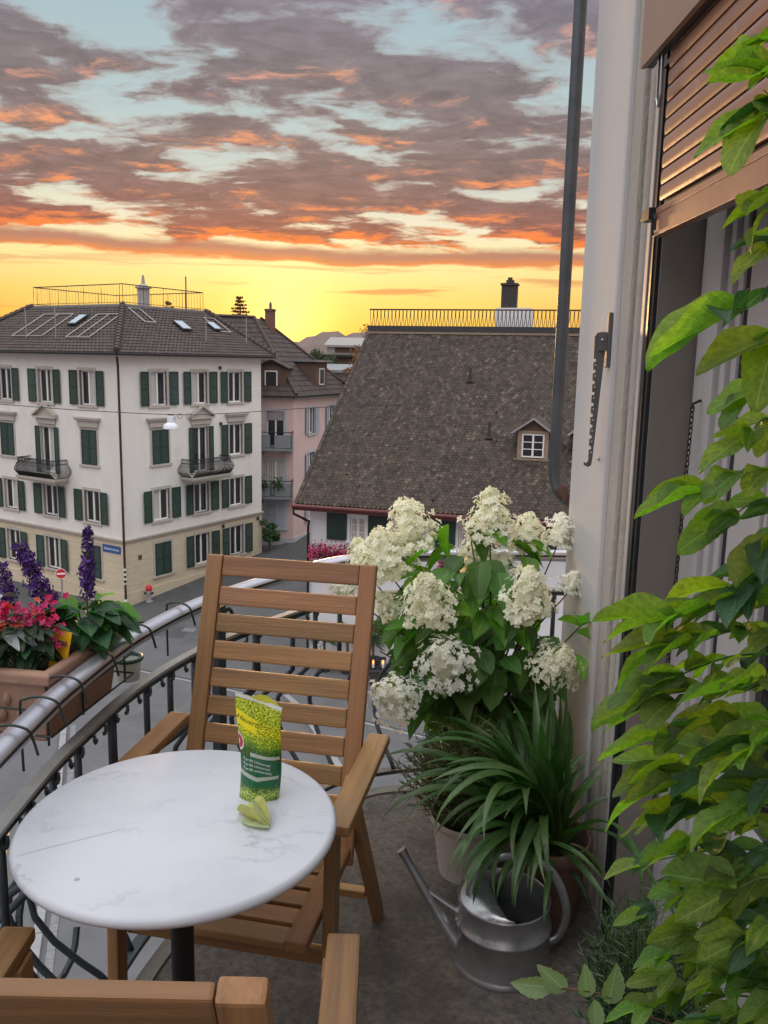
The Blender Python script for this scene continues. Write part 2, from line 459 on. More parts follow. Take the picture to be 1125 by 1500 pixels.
# pavement round the corner of the pale apartment block, with its kerb of granite stones
def pavement():
    edge = [p.xy for p in curve([(-40, 51.5, 0), (-24, 43.2, 0), (-17.5, 39.8, 0), (-13.5, 40.3, 0), (-10.9, 42.6, 0), (-9.2, 44.8, 0), (-6.9, 48.5, 0), (-3.4, 54.2, 0), (0.5, 60.5, 0)], 6)]
    inner = []
    for p in edge:
        q = Vector((p.x, p.y, 0)) - C0; u = q.dot(AR); v = q.dot(AL)
        inner.append(C0 + AR * max(u, .0) + AL * max(v, 0.0) if not (u > 0 and v > 0) else Vector((p.x, p.y, 0)))
    b = MB(); n = len(edge); vs = []
    for p, q in zip(edge, inner):
        vs += [(p.x, p.y, gz(p.x, p.y) + .10), (q.x, q.y, gz(q.x, q.y) + .13)]
    b.add(vs, [(2 * i, 2 * i + 1, 2 * i + 3, 2 * i + 2) for i in range(n - 1)])
    pv = structure(b.obj('pavement', 'pavement', recalc=False))
    for i in range(n - 1):
        a, c = edge[i], edge[i + 1]
        L = (c - a).length; k = max(1, int(L / 1.1))
        for j in range(k):
            p0 = a.lerp(c, j / k); p1 = a.lerp(c, (j + 1) / k - .012)
            bar('kerb', (p0.x, p0.y, gz(*p0) + .055), (p1.x, p1.y, gz(*p1) + .055), .16, .13, 'kerb_stone', pv, bevel=.012)
pavement()
structure(ribbon('gutter_line', 'kerb_stone', [(-14, 37.2), (-10.36, 35.64), (-7.85, 34.57), (-3, 32.1), (2.14, 29.38), (9, 25.6)], .12))
structure(ribbon('gutter_joint', 'pot_dark', [(-14, 37.38), (-10.36, 35.82), (-7.85, 34.75), (-3, 32.28), (2.14, 29.56), (9, 25.78)], .07))
# kerbs below the balcony
def kerb_row(pts, w, st, name='kerb_edge', m='kerb_stone', h=.1):
    root = bpy.data.objects.new(name, None); COL.objects.link(root); root['kind'] = 'structure'
    for a, c in zip(pts[:-1], pts[1:]):
        a = Vector(a); c = Vector(c); k = max(1, int((c - a).length / st))
        for j in range(k):
            p0 = a.lerp(c, j / k); p1 = a.lerp(c, (j + .97) / k)
            bar('kerb', (p0.x, p0.y, GZ + h / 2), (p1.x, p1.y, GZ + h / 2), w, h, m, root, bevel=.01)
kerb_row([(-11.9, 30.0), (-10.25, 25.08), (-8.43, 19.29), (-7.77, 17.11), (-6.2, 12.0), (-5.0, 8.0)], .22, 1.0)
kerb_row([(-11.55, 30.0), (-9.9, 25.1), (-8.08, 19.3), (-7.41, 17.1), (-5.85, 12.0), (-4.65, 8.0)], .2, .3, 'cobble_gutter', 'iron_cover', .03)
kerb_row([(-3.9, 33.2), (-3.18, 31.98), (-1.19, 26.61), (.6, 21.8), (2.0, 18.0)], .24, 1.1)
ribbon('parking_line', 'road_paint', [(-12.6, 23.1), (-10.9, 23.72)], .14)
ribbon('parking_line', 'road_paint', [(-10.9, 22.9), (-10.29, 21.2), (-9.57, 19.2), (-8.6, 16.4), (-7, 12)], .14)
ribbon('parking_line', 'road_paint', [(-11.4, 18.3), (-9.3, 19.0)], .14)
# dark grassy wear patch of repaired asphalt and the cover in it
structure(ribbon('road_patch', 'pavement', [(-11.0, 41.6), (-9.3, 41.0), (-7.6, 41.8)], 1.9, .005))
cv = ribbon('manhole_cover', 'iron_cover', [(-10.2, 41.75), (-9.5, 41.62)], .6, .012); cv['kind'] = 'thing'
tag(cv, 'grey metal manhole cover in the asphalt patch by the corner', 'manhole cover')


# ---------------------------------------------------------------- building helpers
def facade(b, L0, L1, z0, z1, holes, depth, M):
    """wall sheet with holes in local (h, out, z), reveals going inward"""
    hs = sorted({L0, L1, *[h for q in holes for h in q[:2]]}); zs = sorted({z0, z1, *[z for q in holes for z in q[2:]]})
    hs = [h for h in hs if L0 <= h <= L1]; zs = [z for z in zs if z0 <= z <= z1]
    for h0, h1 in zip(hs[:-1], hs[1:]):
        for a0, a1 in zip(zs[:-1], zs[1:]):
            hc, zc = (h0 + h1) / 2, (a0 + a1) / 2
            if any(q[0] < hc < q[1] and q[2] < zc < q[3] for q in holes): continue
            b.add([(h0, 0, a0), (h1, 0, a0), (h1, 0, a1), (h0, 0, a1)], [(0, 1, 2, 3)], M)
    for h0, h1, a0, a1 in holes:
        a0c, a1c = max(a0, z0), min(a1, z1)
        if a1c <= a0c: continue
        d = -depth
        b.add([(h0, 0, a0c), (h0, d, a0c), (h0, d, a1c), (h0, 0, a1c)], [(0, 1, 2, 3)], M)
        b.add([(h1, 0, a0c), (h1, d, a0c), (h1, d, a1c), (h1, 0, a1c)], [(0, 1, 2, 3)], M)
        if a0 >= z0: b.add([(h0, 0, a0), (h1, 0, a0), (h1, d, a0), (h0, d, a0)], [(0, 1, 2, 3)], M)
        if a1 <= z1: b.add([(h0, 0, a1), (h1, 0, a1), (h1, d, a1), (h0, d, a1)], [(0, 1, 2, 3)], M)

def fmat(h0, out0=0, z0=0, side='right'):
    """matrix from facade coordinates (h, out, z) into the building's own axes; origin moved to h0, z0"""
    if side == 'right': M = Matrix(((1, 0, 0, h0), (0, -1, 0, -out0), (0, 0, 1, z0), (0, 0, 0, 1)))
    elif side == 'left': M = Matrix(((0, -1, 0, -out0), (1, 0, 0, h0), (0, 0, 1, z0), (0, 0, 0, 1)))
    return M

_wm = {}
def window(parent, M, w, h, surround='stone_beige', depth=.2, mull=1, bars=0, fr='frame_white', sillw=.12, sw=.16, curtain=0.0, blind=0.0, lintel=None):
    """window centred at (0, 0) at its sill: surround and sill (the part), frame and panes (its sub-parts)"""
    k = (w, h, surround, depth, mull, bars, fr, sillw, sw, curtain, blind)
    if k not in _wm:
        a = MB()
        if surround:
            a.box(-w / 2 - sw, -w / 2, -depth + .02, .018, 0, h); a.box(w / 2, w / 2 + sw, -depth + .02, .018, 0, h)
            a.box(-w / 2 - sw, w / 2 + sw, -depth + .02, .020, h, h + sw)
            a.box(-w / 2 - sw - .06, w / 2 + sw + .06, -depth + .02, .10, -sillw, 0)
        f = MB(); t = .075; d0, d1 = -depth, -depth + .06
        f.box(-w / 2, -w / 2 + t, d0, d1, 0, h); f.box(w / 2 - t, w / 2, d0, d1, 0, h)
        f.box(-w / 2 + t, w / 2 - t, d0, d1 - .002, 0, t); f.box(-w / 2 + t, w / 2 - t, d0, d1 - .002, h - t, h)
        for i in range(mull):
            x = -w / 2 + w * (i + 1) / (mull + 1); f.box(x - .055, x + .055, d0, d1 + .01, t, h - t)
        for j in range(bars):
            z = h * (j + 1) / (bars + 1); f.box(-w / 2 + t, w / 2 - t, d0, d1 - .012, z - .018, z + .018)
        ps = []
        for i in range(mull + 1):
            x0 = -w / 2 + w * i / (mull + 1) + .055; x1 = -w / 2 + w * (i + 1) / (mull + 1) - .055
            p = MB(); p.box(x0, x1, d0 + .004, d0 + .014, t, h - t); ps.append(p.mesh('pane', 'glass_dark'))
        cm_ = None
        if curtain:
            c = MB(); n = 24
            vs = []
            for i in range(n + 1):
                x = -w / 2 + t + (w * curtain - t) * i / n; vs += [(x, d0 + .018 + .006 * math.sin(i * 1.9), t), (x, d0 + .018 + .006 * math.sin(i * 1.9), h - t)]
            c.add(vs, [(2 * i, 2 * i + 2, 2 * i + 3, 2 * i + 1) for i in range(n)]); cm_ = c.mesh('curtain', 'curtain')
        bm_ = None
        if blind:
            c = MB(); n = max(3, int(h * blind / .07))
            for i in range(n): c.box(-w / 2 + .02, w / 2 - .02, d1 + .012, d1 + .03, h - h * blind * (i + 1) / n + .006, h - h * blind * i / n)
            bm_ = c.mesh('blind', 'pale_metal')
        _wm[k] = (a.mesh('window', surround or fr) if surround else None, f.mesh('frame', fr), ps, cm_, bm_)
    a, f, ps, c, bl = _wm[k]
    if a is None:
        o = put(f, 'window', parent, M=M)
    else:
        o = put(a, 'window', parent, M=M); put(f, 'frame', o)
    for p in ps: put(p, 'pane', o)
    if c: put(c, 'curtain', o)
    if bl: put(bl, 'blind', o)
    return o

_sm = {}
def shutter(parent, M, w, h, m='shutter_green', ang=0.0, label=None):
    """louvred shutter leaf hinged at local x=0, running to +x"""
    k = (w, h, m)
    if k not in _sm:
        a = MB(); t = .035
        a.box(0, .07, 0, t, 0, h); a.box(w - .07, w, 0, t, 0, h)
        for z in (0, h * .5 - .04, h - .08): a.box(.07, w - .07, .002, t - .002, z, z + .08)
        n = int(h / .075)
        for i in range(n):
            z = .06 + (h - .12) * i / n
            a.add([(.07, .004, z + .055), (w - .07, .004, z + .055), (w - .07, t - .004, z), (.07, t - .004, z)], [(0, 1, 2, 3)])
            a.add([(.07, .004, z + .045), (w - .07, .004, z + .045), (w - .07, t - .004, z - .01), (.07, t - .004, z - .01)], [(0, 1, 2, 3)])
        _sm[k] = a.mesh('shutter', m)
    return put(_sm[k], 'shutter', parent, M=M @ Matrix.Rotation(ang, 4, 'Z'), label=label)

MX = Matrix.Scale(-1, 4, (1, 0, 0))
def open_pair(parent, Mw, w, h, sw=.62, off=.17, m='shutter_green'):
    shutter(parent, Mw @ Matrix.Translation((w / 2 + off, .04, 0)), sw, h, m, random.uniform(.03, .12))
    shutter(parent, Mw @ Matrix.Translation((-w / 2 - off, .04, 0)) @ MX, sw, h, m, random.uniform(.03, .12))
def closed_pair(parent, Mw, w, h, m='shutter_green'):
    shutter(parent, Mw @ Matrix.Translation((w / 2, .03, 0)) @ MX, w / 2 - .005, h, m, -.02)
    shutter(parent, Mw @ Matrix.Translation((-w / 2, .03, 0)), w / 2 - .005, h, m, -.02)

def pantile_slope(b, e0, e1, t0, t1, rows, pitch=.3, amp=.035):
    """rows of pantiles on the slope from eave e0-e1 to top t0-t1 (each course steps over the one below)"""
    e0, e1, t0, t1 = map(Vector, (e0, e1, t0, t1))
    nrm = (e1 - e0).cross(t0 - e0).normalized()
    if nrm.z < 0: nrm = -nrm
    hdir = (e1 - e0).normalized()
    for i in range(rows):
        u0, u1 = i / rows - .012, (i + 1) / rows
        a0, a1 = e0.lerp(t0, u0), e1.lerp(t1, u0); c0, c1 = e0.lerp(t0, u1), e1.lerp(t1, u1)
        L = (a1 - a0).length; n = max(2, int(L / pitch))
        per = 4; vs = []
        N = n * per
        for k in range(N + 1):
            s = k / N
            ph = (a0.lerp(a1, s) - e0).dot(hdir) / pitch
            w = amp * abs(math.sin(PI * ph))
            pa = a0.lerp(a1, s) + nrm * (w + .05); pc = c0.lerp(c1, s) + nrm * (w + .012)
            vs += [pa, pc, a0.lerp(a1, s) + nrm * .0]
        for j in range(n):      # each tile its own island
            sub = vs[j * per * 3:(j * per + per + 1) * 3]
            b.add(sub, [(3 * q, 3 * q + 3, 3 * q + 4, 3 * q + 1) for q in range(per)] + [(3 * q + 2, 3 * q + 5, 3 * q + 3, 3 * q) for q in range(per)])
# ---------------------------------------------------------------- the pale corner apartment block
random.seed(11)
def apartment_block():
    t = thing('apartment_building', 'pale corner apartment block with green shutters and two small iron balconies', 'building', C0, math.atan2(AR.y, AR.x))
    LR, LL = 11.55, 14.5; zt = 1.55; zc = -8.44; zb = -12.6
    rows = [(-1.14, 1.87), (-4.40, 1.92), (-7.62, 1.78), (-10.80, 1.88)]
    colsR = [2.80, 6.02, 9.12]; colsL = [2.50, 6.05, 9.72, 13.0]
    up, lo = MB(), MB(); W = 1.2
    spec = []   # side, row, col, kind
    for side, cols in (('right', colsR), ('left', colsL)):
        holes = []
        for r, (z0, h) in enumerate(rows):
            for ci, hc in enumerate(cols):
                door = (r == 1 and ci == 1)
                zz0 = -5.15 if door else z0; hh = 2.66 if door else h
                holes.append((hc - W / 2, hc + W / 2, zz0, zz0 + hh)); spec.append((side, r, ci, hc, zz0, hh, door))
        L = LR if side == 'right' else LL; M = fmat(0, 0, 0, side)
        facade(up, 0, L, zc, zt, [q for q in holes if q[2] > zc], .2, M)
        facade(lo, 0, L, zb, zc, [q for q in holes if q[2] < zc], .2, M)
    up.box(0.3, LR - .0, LL - .3, LL, zc, zt); up.add([(LR, 0, zb), (LR, LL, zb), (LR, LL, zt), (LR, 0, zt)], [(0, 1, 2, 3)])
    up.obj('wall', 'plaster_white', t, recalc=False)
    # ground floor: courses of rendered stone with recessed joints
    lo.obj('ground_floor_wall', 'plaster_yellow', t, recalc=False)
    j = MB()
    for side, L, cols in (('right', LR, colsR), ('left', LL, colsL)):
        M = fmat(0, 0, 0, side)
        for k in range(8):
            z = -8.95 - k * .34
            segs = [0.0]
            for hc in cols: segs += [hc - W / 2 - .18, hc + W / 2 + .18]
            segs.append(L)
            for a, c in zip(segs[::2], segs[1::2]): j.box(a, c, -.004, .004, z - .012, z + .012, M)
        # plinth
    jm = j.obj('joint', 'stone_beige', t); jm['kind'] = 'stuff'
    p = MB()
    p.prism([(-.06, -.06), (LR + .05, -.06), (LR + .05, .0), (0, 0), (0, LL), (-.06, LL)], -13.2, -11.35); p.obj('plinth', 'plaster_yellow', t)
    c = MB()
    for o, z0, z1 in ((.10, zc - .06, zc + .04), (.16, zc + .04, zc + .12)): c.prism([(-o, -o), (LR + .02, -o), (LR + .02, -.0), (0, 0), (0, LL), (-o, LL)], z0, z1)
    c.obj('cornice', 'stone_beige', t)
    for side, r, ci, hc, z0, hh, door in spec:
        M = fmat(hc, 0, z0, side)
        cu = random.choice([0, 0, .3, .45])
        window(t, M, W, hh, curtain=cu)
        closed = (r == 1 and ci != 1 and not (side == 'right' and ci == 2)) or (r == 3 and ci == 0)
        if closed: closed_pair(t, M, W, hh)
        elif door: open_pair(t, M, W, hh, .36, .05)
        else: open_pair(t, M, W, hh)
        if r == 1 and not door:
            l = MB(); l.box(-.80, .80, .035, .12, hh + .16, hh + .50); l.box(-.94, .94, .03, .22, hh + .50, hh + .60); l.box(-1.0, 1.0, .03, .28, hh + .60, hh + .68); l.obj('lintel', 'stone_beige', t, M=M)
        if door:
            l = MB(); z = hh + .16
            l.box(-.80, .80, .035, .10, z, z + .32); l.box(-.98, .98, .03, .24, z + .32, z + .42)
            for s in (1, -1): l.add([(s * 1.0, .03, z + .42), (s * 1.0, .27, z + .42), (0, .27, z + 1.02), (0, .03, z + 1.02), (s * 1.0, .03, z + .54), (s * 1.0, .27, z + .54), (0, .27, z + 1.16), (0, .03, z + 1.16)], [(0, 1, 2, 3), (4, 7, 6, 5), (0, 4, 5, 1), (1, 5, 6, 2), (0, 3, 7, 4)])
            l.add([(-.95, .08, z + .42), (.95, .08, z + .42), (0, .08, z + 1.04)], [(0, 1, 2)])
            l.obj('pediment', 'stone_beige', t, M=M)
            # bombe balcony
            b = MB(); b.box(-1.72, 1.72, 0, .98, -.30, -.16); b.box(-1.6, 1.6, 0, .9, -.42, -.30)
            bal = b.obj('balcony', 'stone_beige', t, M=M)
            g = MB()
            def prof(u):   # bulge outward by height 0..1
                return .34 * math.sin(PI * min(1, u * 1.25)) ** 1.2 if u < .8 else .02 * (u - .8)
            path = [(-1.6, .02), (-1.6, .85), (1.6, .85), (1.6, .02)]
            pts = []
            for (x0, y0), (x1, y1) in zip(path[:-1], path[1:]):
                n = int(math.hypot(x1 - x0, y1 - y0) / .085)
                for i in range(n): pts.append((x0 + (x1 - x0) * i / n, y0 + (y1 - y0) * i / n, (-1, 0) if x1 == x0 and x0 < 0 else ((1, 0) if x1 == x0 else (0, 1))))
            for x, y, (nx, ny) in pts:
                g.tube([(x + nx * prof(u), y + ny * prof(u), -.16 + 1.02 * u) for u in (0, .15, .3, .45, .6, .75, 1)], .021, 4)
            for u, rr in ((0, .03), (.78, .024), (1, .03)):
                o = prof(u); g.tube([(-1.6 - o, .02, -.16 + 1.02 * u), (-1.6 - o, .85 + o, -.16 + 1.02 * u), (1.6 + o, .85 + o, -.16 + 1.02 * u), (1.6 + o, .02, -.16 + 1.02 * u)], rr, 6)
            go = g.obj('railing', 'iron_black', bal); go['kind'] = 'stuff'
    # roof: hipped with a flat deck on top
    ov = .62; e = [(-ov, -ov), (LR + ov, -ov), (LR + ov, LL + ov), (-ov, LL + ov)]; ze = 1.72
    d = [(3.9, 3.9), (10.75, 3.9), (10.75, 12.2), (3.9, 12.2)]; zd = 4.42
    r = MB()
    for i in range(4):
        a, c = e[i], e[(i + 1) % 4]; q, w = d[i], d[(i + 1) % 4]
        pantile_slope(r, (*a, ze), (*c, ze), (*q, zd), (*w, zd), 17, .3)
    ro = r.obj('roof', 'pantile', t, smooth=True, auto=35, recalc=False)
    cp = MB()
    for (ex, ey), (dx_, dy_) in zip(e, d):
        n = 17
        for i in range(n):
            u0, u1 = i / n, (i + 1) / n + .02
            a = Vector((ex, ey, ze)).lerp(Vector((dx_, dy_, zd)), u0) + Vector((0, 0, .12)); c = Vector((ex, ey, ze)).lerp(Vector((dx_, dy_, zd)), u1) + Vector((0, 0, .085))
            if (ex, ey) == e[0]: 
                m_ = MB(); m_.tube([a, c], [.17, .13], 10); m_.obj('ridge_tile', 'ridge_tile', ro, smooth=True)
            else: cp.tube([a, c], [.17, .13], 8)
    hc_ = cp.obj('hip_capping', 'ridge_tile', ro, smooth=True); hc_['kind'] = 'stuff'
    k = MB(); k.box(3.85, 10.8, 3.85, 12.25, zd - .02, zd + .10); k.obj('roof_deck', 'zinc', ro)
    g = MB(); 
    for a, c in zip(e, e[1:] + e[:1]):
        g.tube([(*a, ze - .06), (*c, ze - .06)], .085, 10)
    g.obj('gutter', 'dark_metal', t, smooth=True)
    s = MB(); s.prism([(-.55, -.55), (LR + .55, -.55), (LR + .55, LL + .5), (-.55, LL + .5)], zt - .05, zt + .06); s.obj('eave_soffit', 'stone_beige', t)
    # deck railing: posts, rails, thin bars
    rl = MB(); br = MB(); dk = [(4.0, 4.0), (10.6, 4.0), (10.6, 12.1), (4.0, 12.1)]
    for (x0, y0), (x1, y1) in zip(dk, dk[1:] + dk[:1]):
        rl.tube([(x0, y0, 5.65), (x1, y1, 5.65)], .032, 6)
        br.tube([(x0, y0, 4.62), (x1, y1, 4.62)], .016, 4)
        n = int(math.hypot(x1 - x0, y1 - y0) / .26)
        for i in range(n + 1):
            x, y = x0 + (x1 - x0) * i / n, y0 + (y1 - y0) * i / n; br.tube([(x, y, 4.5), (x, y, 5.65)], .024 if i % 6 == 0 else .008, 4)
    rr = rl.obj('deck_railing', 'copper_pipe', t); bo = br.obj('railing_bar', 'copper_pipe', rr); bo['kind'] = 'stuff'
    # chimney, mast
    ch = MB(); ch.lathe([(.36, 4.45), (.36, 5.62)], 16, Matrix.Translation((6.5, 5.0, 0))); ch.lathe([(.5, 5.62), (.5, 5.70), (.3, 5.77), (.12, 5.92), (.06, 6.4)], 16, Matrix.Translation((6.5, 5.0, 0)))
    ch.obj('chimney', 'chimney_grey', t, smooth=True)
    m_ = MB(); m_.tube([(9.7, 4.6, 4.5), (9.7, 4.6, 6.6)], .04, 6); m_.obj('mast', 'dark_metal', t)
    # skylights and pipe-rail frames lying on the slopes
    def onR(x, u): return Vector((x, -ov + (3.9 + ov) * u, ze + (zd - ze) * u + .14))
    def onL(y, u): return Vector((-ov + (3.9 + ov) * u, y, ze + (zd - ze) * u + .14))
    def light(P, h0, h1, u0, u1, lab=None):
        q = [P(h0, u0), P(h1, u0), P(h1, u1), P(h0, u1)]; n = (q[1] - q[0]).cross(q[3] - q[0]).normalized(); n = n if n.z > 0 else -n
        b = MB(); b.add(q + [p + n * .1 for p in q], [(4, 5, 6, 7), (0, 1, 5, 4), (1, 2, 6, 5), (2, 3, 7, 6), (3, 0, 4, 7)]); s_ = b.obj('skylight', 'dark_metal', ro)
        cxy = sum(q, Vector()) / 4
        g_ = MB(); g_.add([cxy + (p - cxy) * .82 + n * .106 for p in q], [(0, 1, 2, 3)]); g_.obj('pane', 'zinc_glass', s_)
    mat('zinc_glass', (.30, .36, .44), .08, .1, 1, spec=1.0)
    light(onR, 6.2, 7.0, .46, .66); light(onR, 9.1, 9.8, .50, .68); light(onL, 5.3, 6.0, .50, .72)
    def pframe(P, h0, h1, u0, u1, cross=1):
        b = MB(); q = [P(h0, u0), P(h1, u0), P(h1, u1), P(h0, u1)]
        for a, c in zip(q, q[1:] + q[:1]): b.tube([a, c], .035, 5)
        for i in range(cross):
            s_ = (i + 1) / (cross + 1); b.tube([q[0].lerp(q[1], s_), q[3].lerp(q[2], s_)], .03, 5)
        b.obj('roof_frame', 'pale_metal', ro)
    pframe(onL, 2.75, 4.7, .24, .74, 1); pframe(onL, 6.9, 9.6, .26, .76, 1); pframe(onR, 3.9, 4.7, .60, .90, 0); pframe(onR, 9.6, 10.5, .48, .80, 0)
    def post(P, h, u, hh):
        b = MB(); a = P(h, u); b.tube([a, a + Vector((0, 0, hh))], .03, 5); b.obj('roof_post', 'pale_metal', ro)
    for h in (5.4, 8.0): post(onL, h, .22, 1.65)
    for h in (7.0, 10.6): post(onR, h, .22, 1.6)
    # downpipe at the corner, with worn paint near the street
    b = MB(); b.tube([(-.5, -.5, 1.6), (-.48, -.48, 1.45), (-.16, -.16, 1.05), (-.13, -.13, .8), (-.13, -.13, -11.7)], .065, 8); dp = b.obj('downpipe', 'copper_pipe', t, smooth=True)
    b = MB(); b.tube([(-.13, -.13, -12.3), (-.13, -.13, -11.6)], .085, 8); b.obj('pipe_foot', 'frame_white', dp, smooth=True)
    for z0, z1 in ((-9.98, -9.86), (-10.25, -10.13), (-10.75, -10.68), (-10.5, -10.4)):
        b = MB(); b.tube([(-.13, -.13, z0), (-.13, -.13, z1)], .07, 8); b.obj('paint_patch', 'frame_white', dp)
    b = MB(); b.box(.95, 1.2, -.03, -.002, -9.6, -9.35); b.obj('wall_plaque', 'brown_wood', t)
    for x, z in ((7.7, .2 + .75), (7.7, -2.4), (7.75, -5.6), (7.8, -8.75), (11.1, -8.75)):
        b = MB(); b.box(x - .07, x + .07, -.12, -.002, z - .1, z + .1); b.obj('wall_fitting', 'dark_metal', t)
    return t
apt = apartment_block()

def text_mesh(s, size, m, name='lettering', align='CENTER', extrude=.0008, shear=0.0, res=3):
    cu = bpy.data.curves.new(name, 'FONT'); cu.body = s; cu.size = size; cu.align_x = align; cu.align_y = 'CENTER'; cu.extrude = extrude; cu.resolution_u = res; cu.shear = shear
    o = bpy.data.objects.new('tmp', cu); COL.objects.link(o)
    me = bpy.data.meshes.new_from_object(o.evaluated_get(bpy.context.evaluated_depsgraph_get()))
    bpy.data.objects.remove(o); bpy.data.curves.remove(cu)
    me.materials.clear(); me.materials.append(MATS[m]); me.name = name
    return me

# street name plate on the corner
def street_plate():
    M = Matrix.Translation(C0) @ Matrix.Rotation(math.atan2(AR.y, AR.x), 4, 'Z') @ fmat(0, 0, 0, 'left')
    t = thing('street_name_sign', 'small blue street name plate beside the downpipe on the corner', 'sign')
    t.matrix_world = M @ Matrix.Translation((1.0, .01, -8.95))
    b = MB(); b.box(-.72, .72, 0, .025, -.21, .21); b.obj('plate', 'sign_blue', t)
    put(text_mesh('Sedumstrasse', .22, 'sign_white'), 'lettering', t, M=Matrix.Translation((0, .027, 0)) @ Matrix.Rotation(PI, 4, 'Z') @ Matrix.Rotation(R(90), 4, 'X'))
street_plate()

# ---------------------------------------------------------------- pink house behind
def pink_house():
    K = Vector((-6.2, 57.0, 0)); t = thing('pink_house', 'pale pink house with grey balconies and brown dormers behind the corner block', 'house', K)
    dv = Vector((.33, .944, 0)); zt = -.85; zb = -13
    ML = Matrix(((-1, 0, 0, 0), (0, -1, 0, 0), (0, 0, 1, 0), (0, 0, 0, 1)))          # left face: h runs to -X, out toward -Y
    MR = Matrix(((dv.x, dv.y, 0, 0), (dv.y, -dv.x, 0, 0), (0, 0, 1, 0), (0, 0, 0, 1)))   # right face: h along dv, out to the right
    up, pl = MB(), MB()
    hl = [(.62, 1.80, -4.28, -1.9), (.62, 1.80, -7.6, -5.2), (.62, 1.85, -9.9, -8.1)]
    hr = [(2.42, 3.42, -3.57, -1.75), (5.95, 6.95, -3.55, -1.75), (2.42, 3.42, -6.75, -4.9), (5.95, 6.95, -6.75, -4.9), (2.42, 3.42, -9.8, -8.0), (5.95, 6.95, -9.8, -8.0)]
    facade(up, 0, 12, zb, zt, hl, .2, ML); facade(up, 0, 9.2, zb, zt, hr, .2, MR)
    up.obj('wall', 'plaster_pink', t, recalc=False)
    pl.box(0, 12, .0, .05, zb, -10.55, ML); pl.box(0, 9.2, .0, .05, zb, -10.55, MR); pl.obj('plinth', 'plaster_grey', t)
    s = MB(); s.box(0, 12, .0, .12, zt - .3, zt, ML); s.box(0, 9.2, .0, .12, zt - .3, zt, MR); s.obj('eave_band', 'stone_beige', t)
    for i, (h0, h1, z0, z1) in enumerate(hl):
        M = ML @ Matrix.Translation(((h0 + h1) / 2, 0, z0))
        window(t, M, h1 - h0, z1 - z0, 'plaster_grey', blind=(.26, .0, .0)[i], curtain=(0, .95, 0)[i])
        if i == 2: closed_pair(t, M, h1 - h0, z1 - z0, 'shutter_grey')
    for h0, h1, z0, z1 in hr:
        M = MR @ Matrix.Translation(((h0 + h1) / 2, 0, z0)); window(t, M, h1 - h0, z1 - z0, 'plaster_grey', curtain=random.choice([0, .4]))
        open_pair(t, M, h1 - h0, z1 - z0, .5, .1, 'shutter_grey')
    for k, (zr, zbm) in enumerate(((-3.25, -4.3), (-6.5, -7.55))):
        b = MB(); b.box(.0, 2.45, 0, 1.1, zbm - .16, zbm, ML); b.box(.25, .45, 0, .9, zbm - .5, zbm - .16, ML); b.box(2.0, 2.2, 0, .9, zbm - .5, zbm - .16, ML)
        bl = b.obj('balcony', 'concrete_grey', t)
        p = MB(); p.box(.05, 1.15, 1.04, 1.08, zbm + .05, zr - .16, ML); p.box(1.42, 2.4, 1.04, 1.08, zbm + .05, zr - .16, ML); p.box(.0, .04, .1, 1.04, zbm + .05, zr - .16, ML); p.obj('balcony_panel', 'concrete_grey', bl)
        p = MB()
        for q in ((.02, 1.08), (1.18, 1.08), (1.40, 1.08), (2.42, 1.08), (.02, .1)): p.box(q[0] - .02, q[0] + .02, q[1] - .02, q[1] + .02, zbm, zr, ML)
        p.box(0, 2.44, 1.05, 1.11, zr, zr + .05, ML); p.box(-.01, .05, .05, 1.05, zr, zr + .05, ML)
        for j in range(5): p.box(1.2 + j * .045, 1.215 + j * .045, 1.06, 1.08, zbm, zr, ML)
        p.obj('balcony_rail', 'iron_black', bl)
        if k == 1:
            for x in (.55, 1.6):
                m_ = MB(); rnd = random.Random(5 + x)
                for _ in range(120):
                    a = Vector((rnd.gauss(x + .3, .22), 1.12 + rnd.uniform(0, .3), zr - .1 + rnd.gauss(0, .22)))
                    d = Vector((rnd.uniform(-1, 1), rnd.uniform(-1, 1), rnd.uniform(-1, 1))) * .09; e = Vector((rnd.uniform(-1, 1), rnd.uniform(-1, 1), rnd.uniform(-1, 1))) * .06
                    m_.add([a - d, a + e, a + d, a - e], [(0, 1, 2, 3)], ML)
                m_.obj('balcony_plant', 'leaf_small', bl, recalc=False, kind='stuff')
    # roof: hip over the corner, rising behind; local coordinates relative to K
    ov = .55; a0 = Vector((-12.5, -ov, zt + .02)); a1 = Vector((.25, -ov, zt + .02)); a2 = Vector((dv.x * 9.4 + .55, dv.y * 9.4, zt + .02))
    ap = Vector((-3.3, 4.6, 4.35)); ap0 = Vector((-12.5, 4.4, 4.5)); b = MB()
    pantile_slope(b, a0, a1, ap0, ap, 16, .3, .02); pantile_slope(b, a1, a2, ap, ap + Vector((.3, .9, 0)), 16, .3, .02)
    a3 = Vector((-8, 14, zt)); b.add([a2, a3, ap + Vector((.3, .9, 0))], [(0, 1, 2)])
    ro = b.obj('roof', 'pantile', t, smooth=True, auto=35, recalc=False)
    for p0, p1 in ((a1, ap), (a2, ap + Vector((.3, .9, 0))), (ap0, ap)):
        m_ = MB(); m_.tube([p0 + Vector((0, 0, .1)), p1 + Vector((0, 0, .1))], .12, 6); m_.obj('ridge_capping', 'ridge_tile', ro, smooth=True)
    g = MB(); g.tube([a0 + Vector((0, 0, -.05)), a1 + Vector((0, 0, -.05)), a2 + Vector((0, 0, -.05))], .09, 8); g.obj('gutter', 'dark_metal', t, smooth=True)
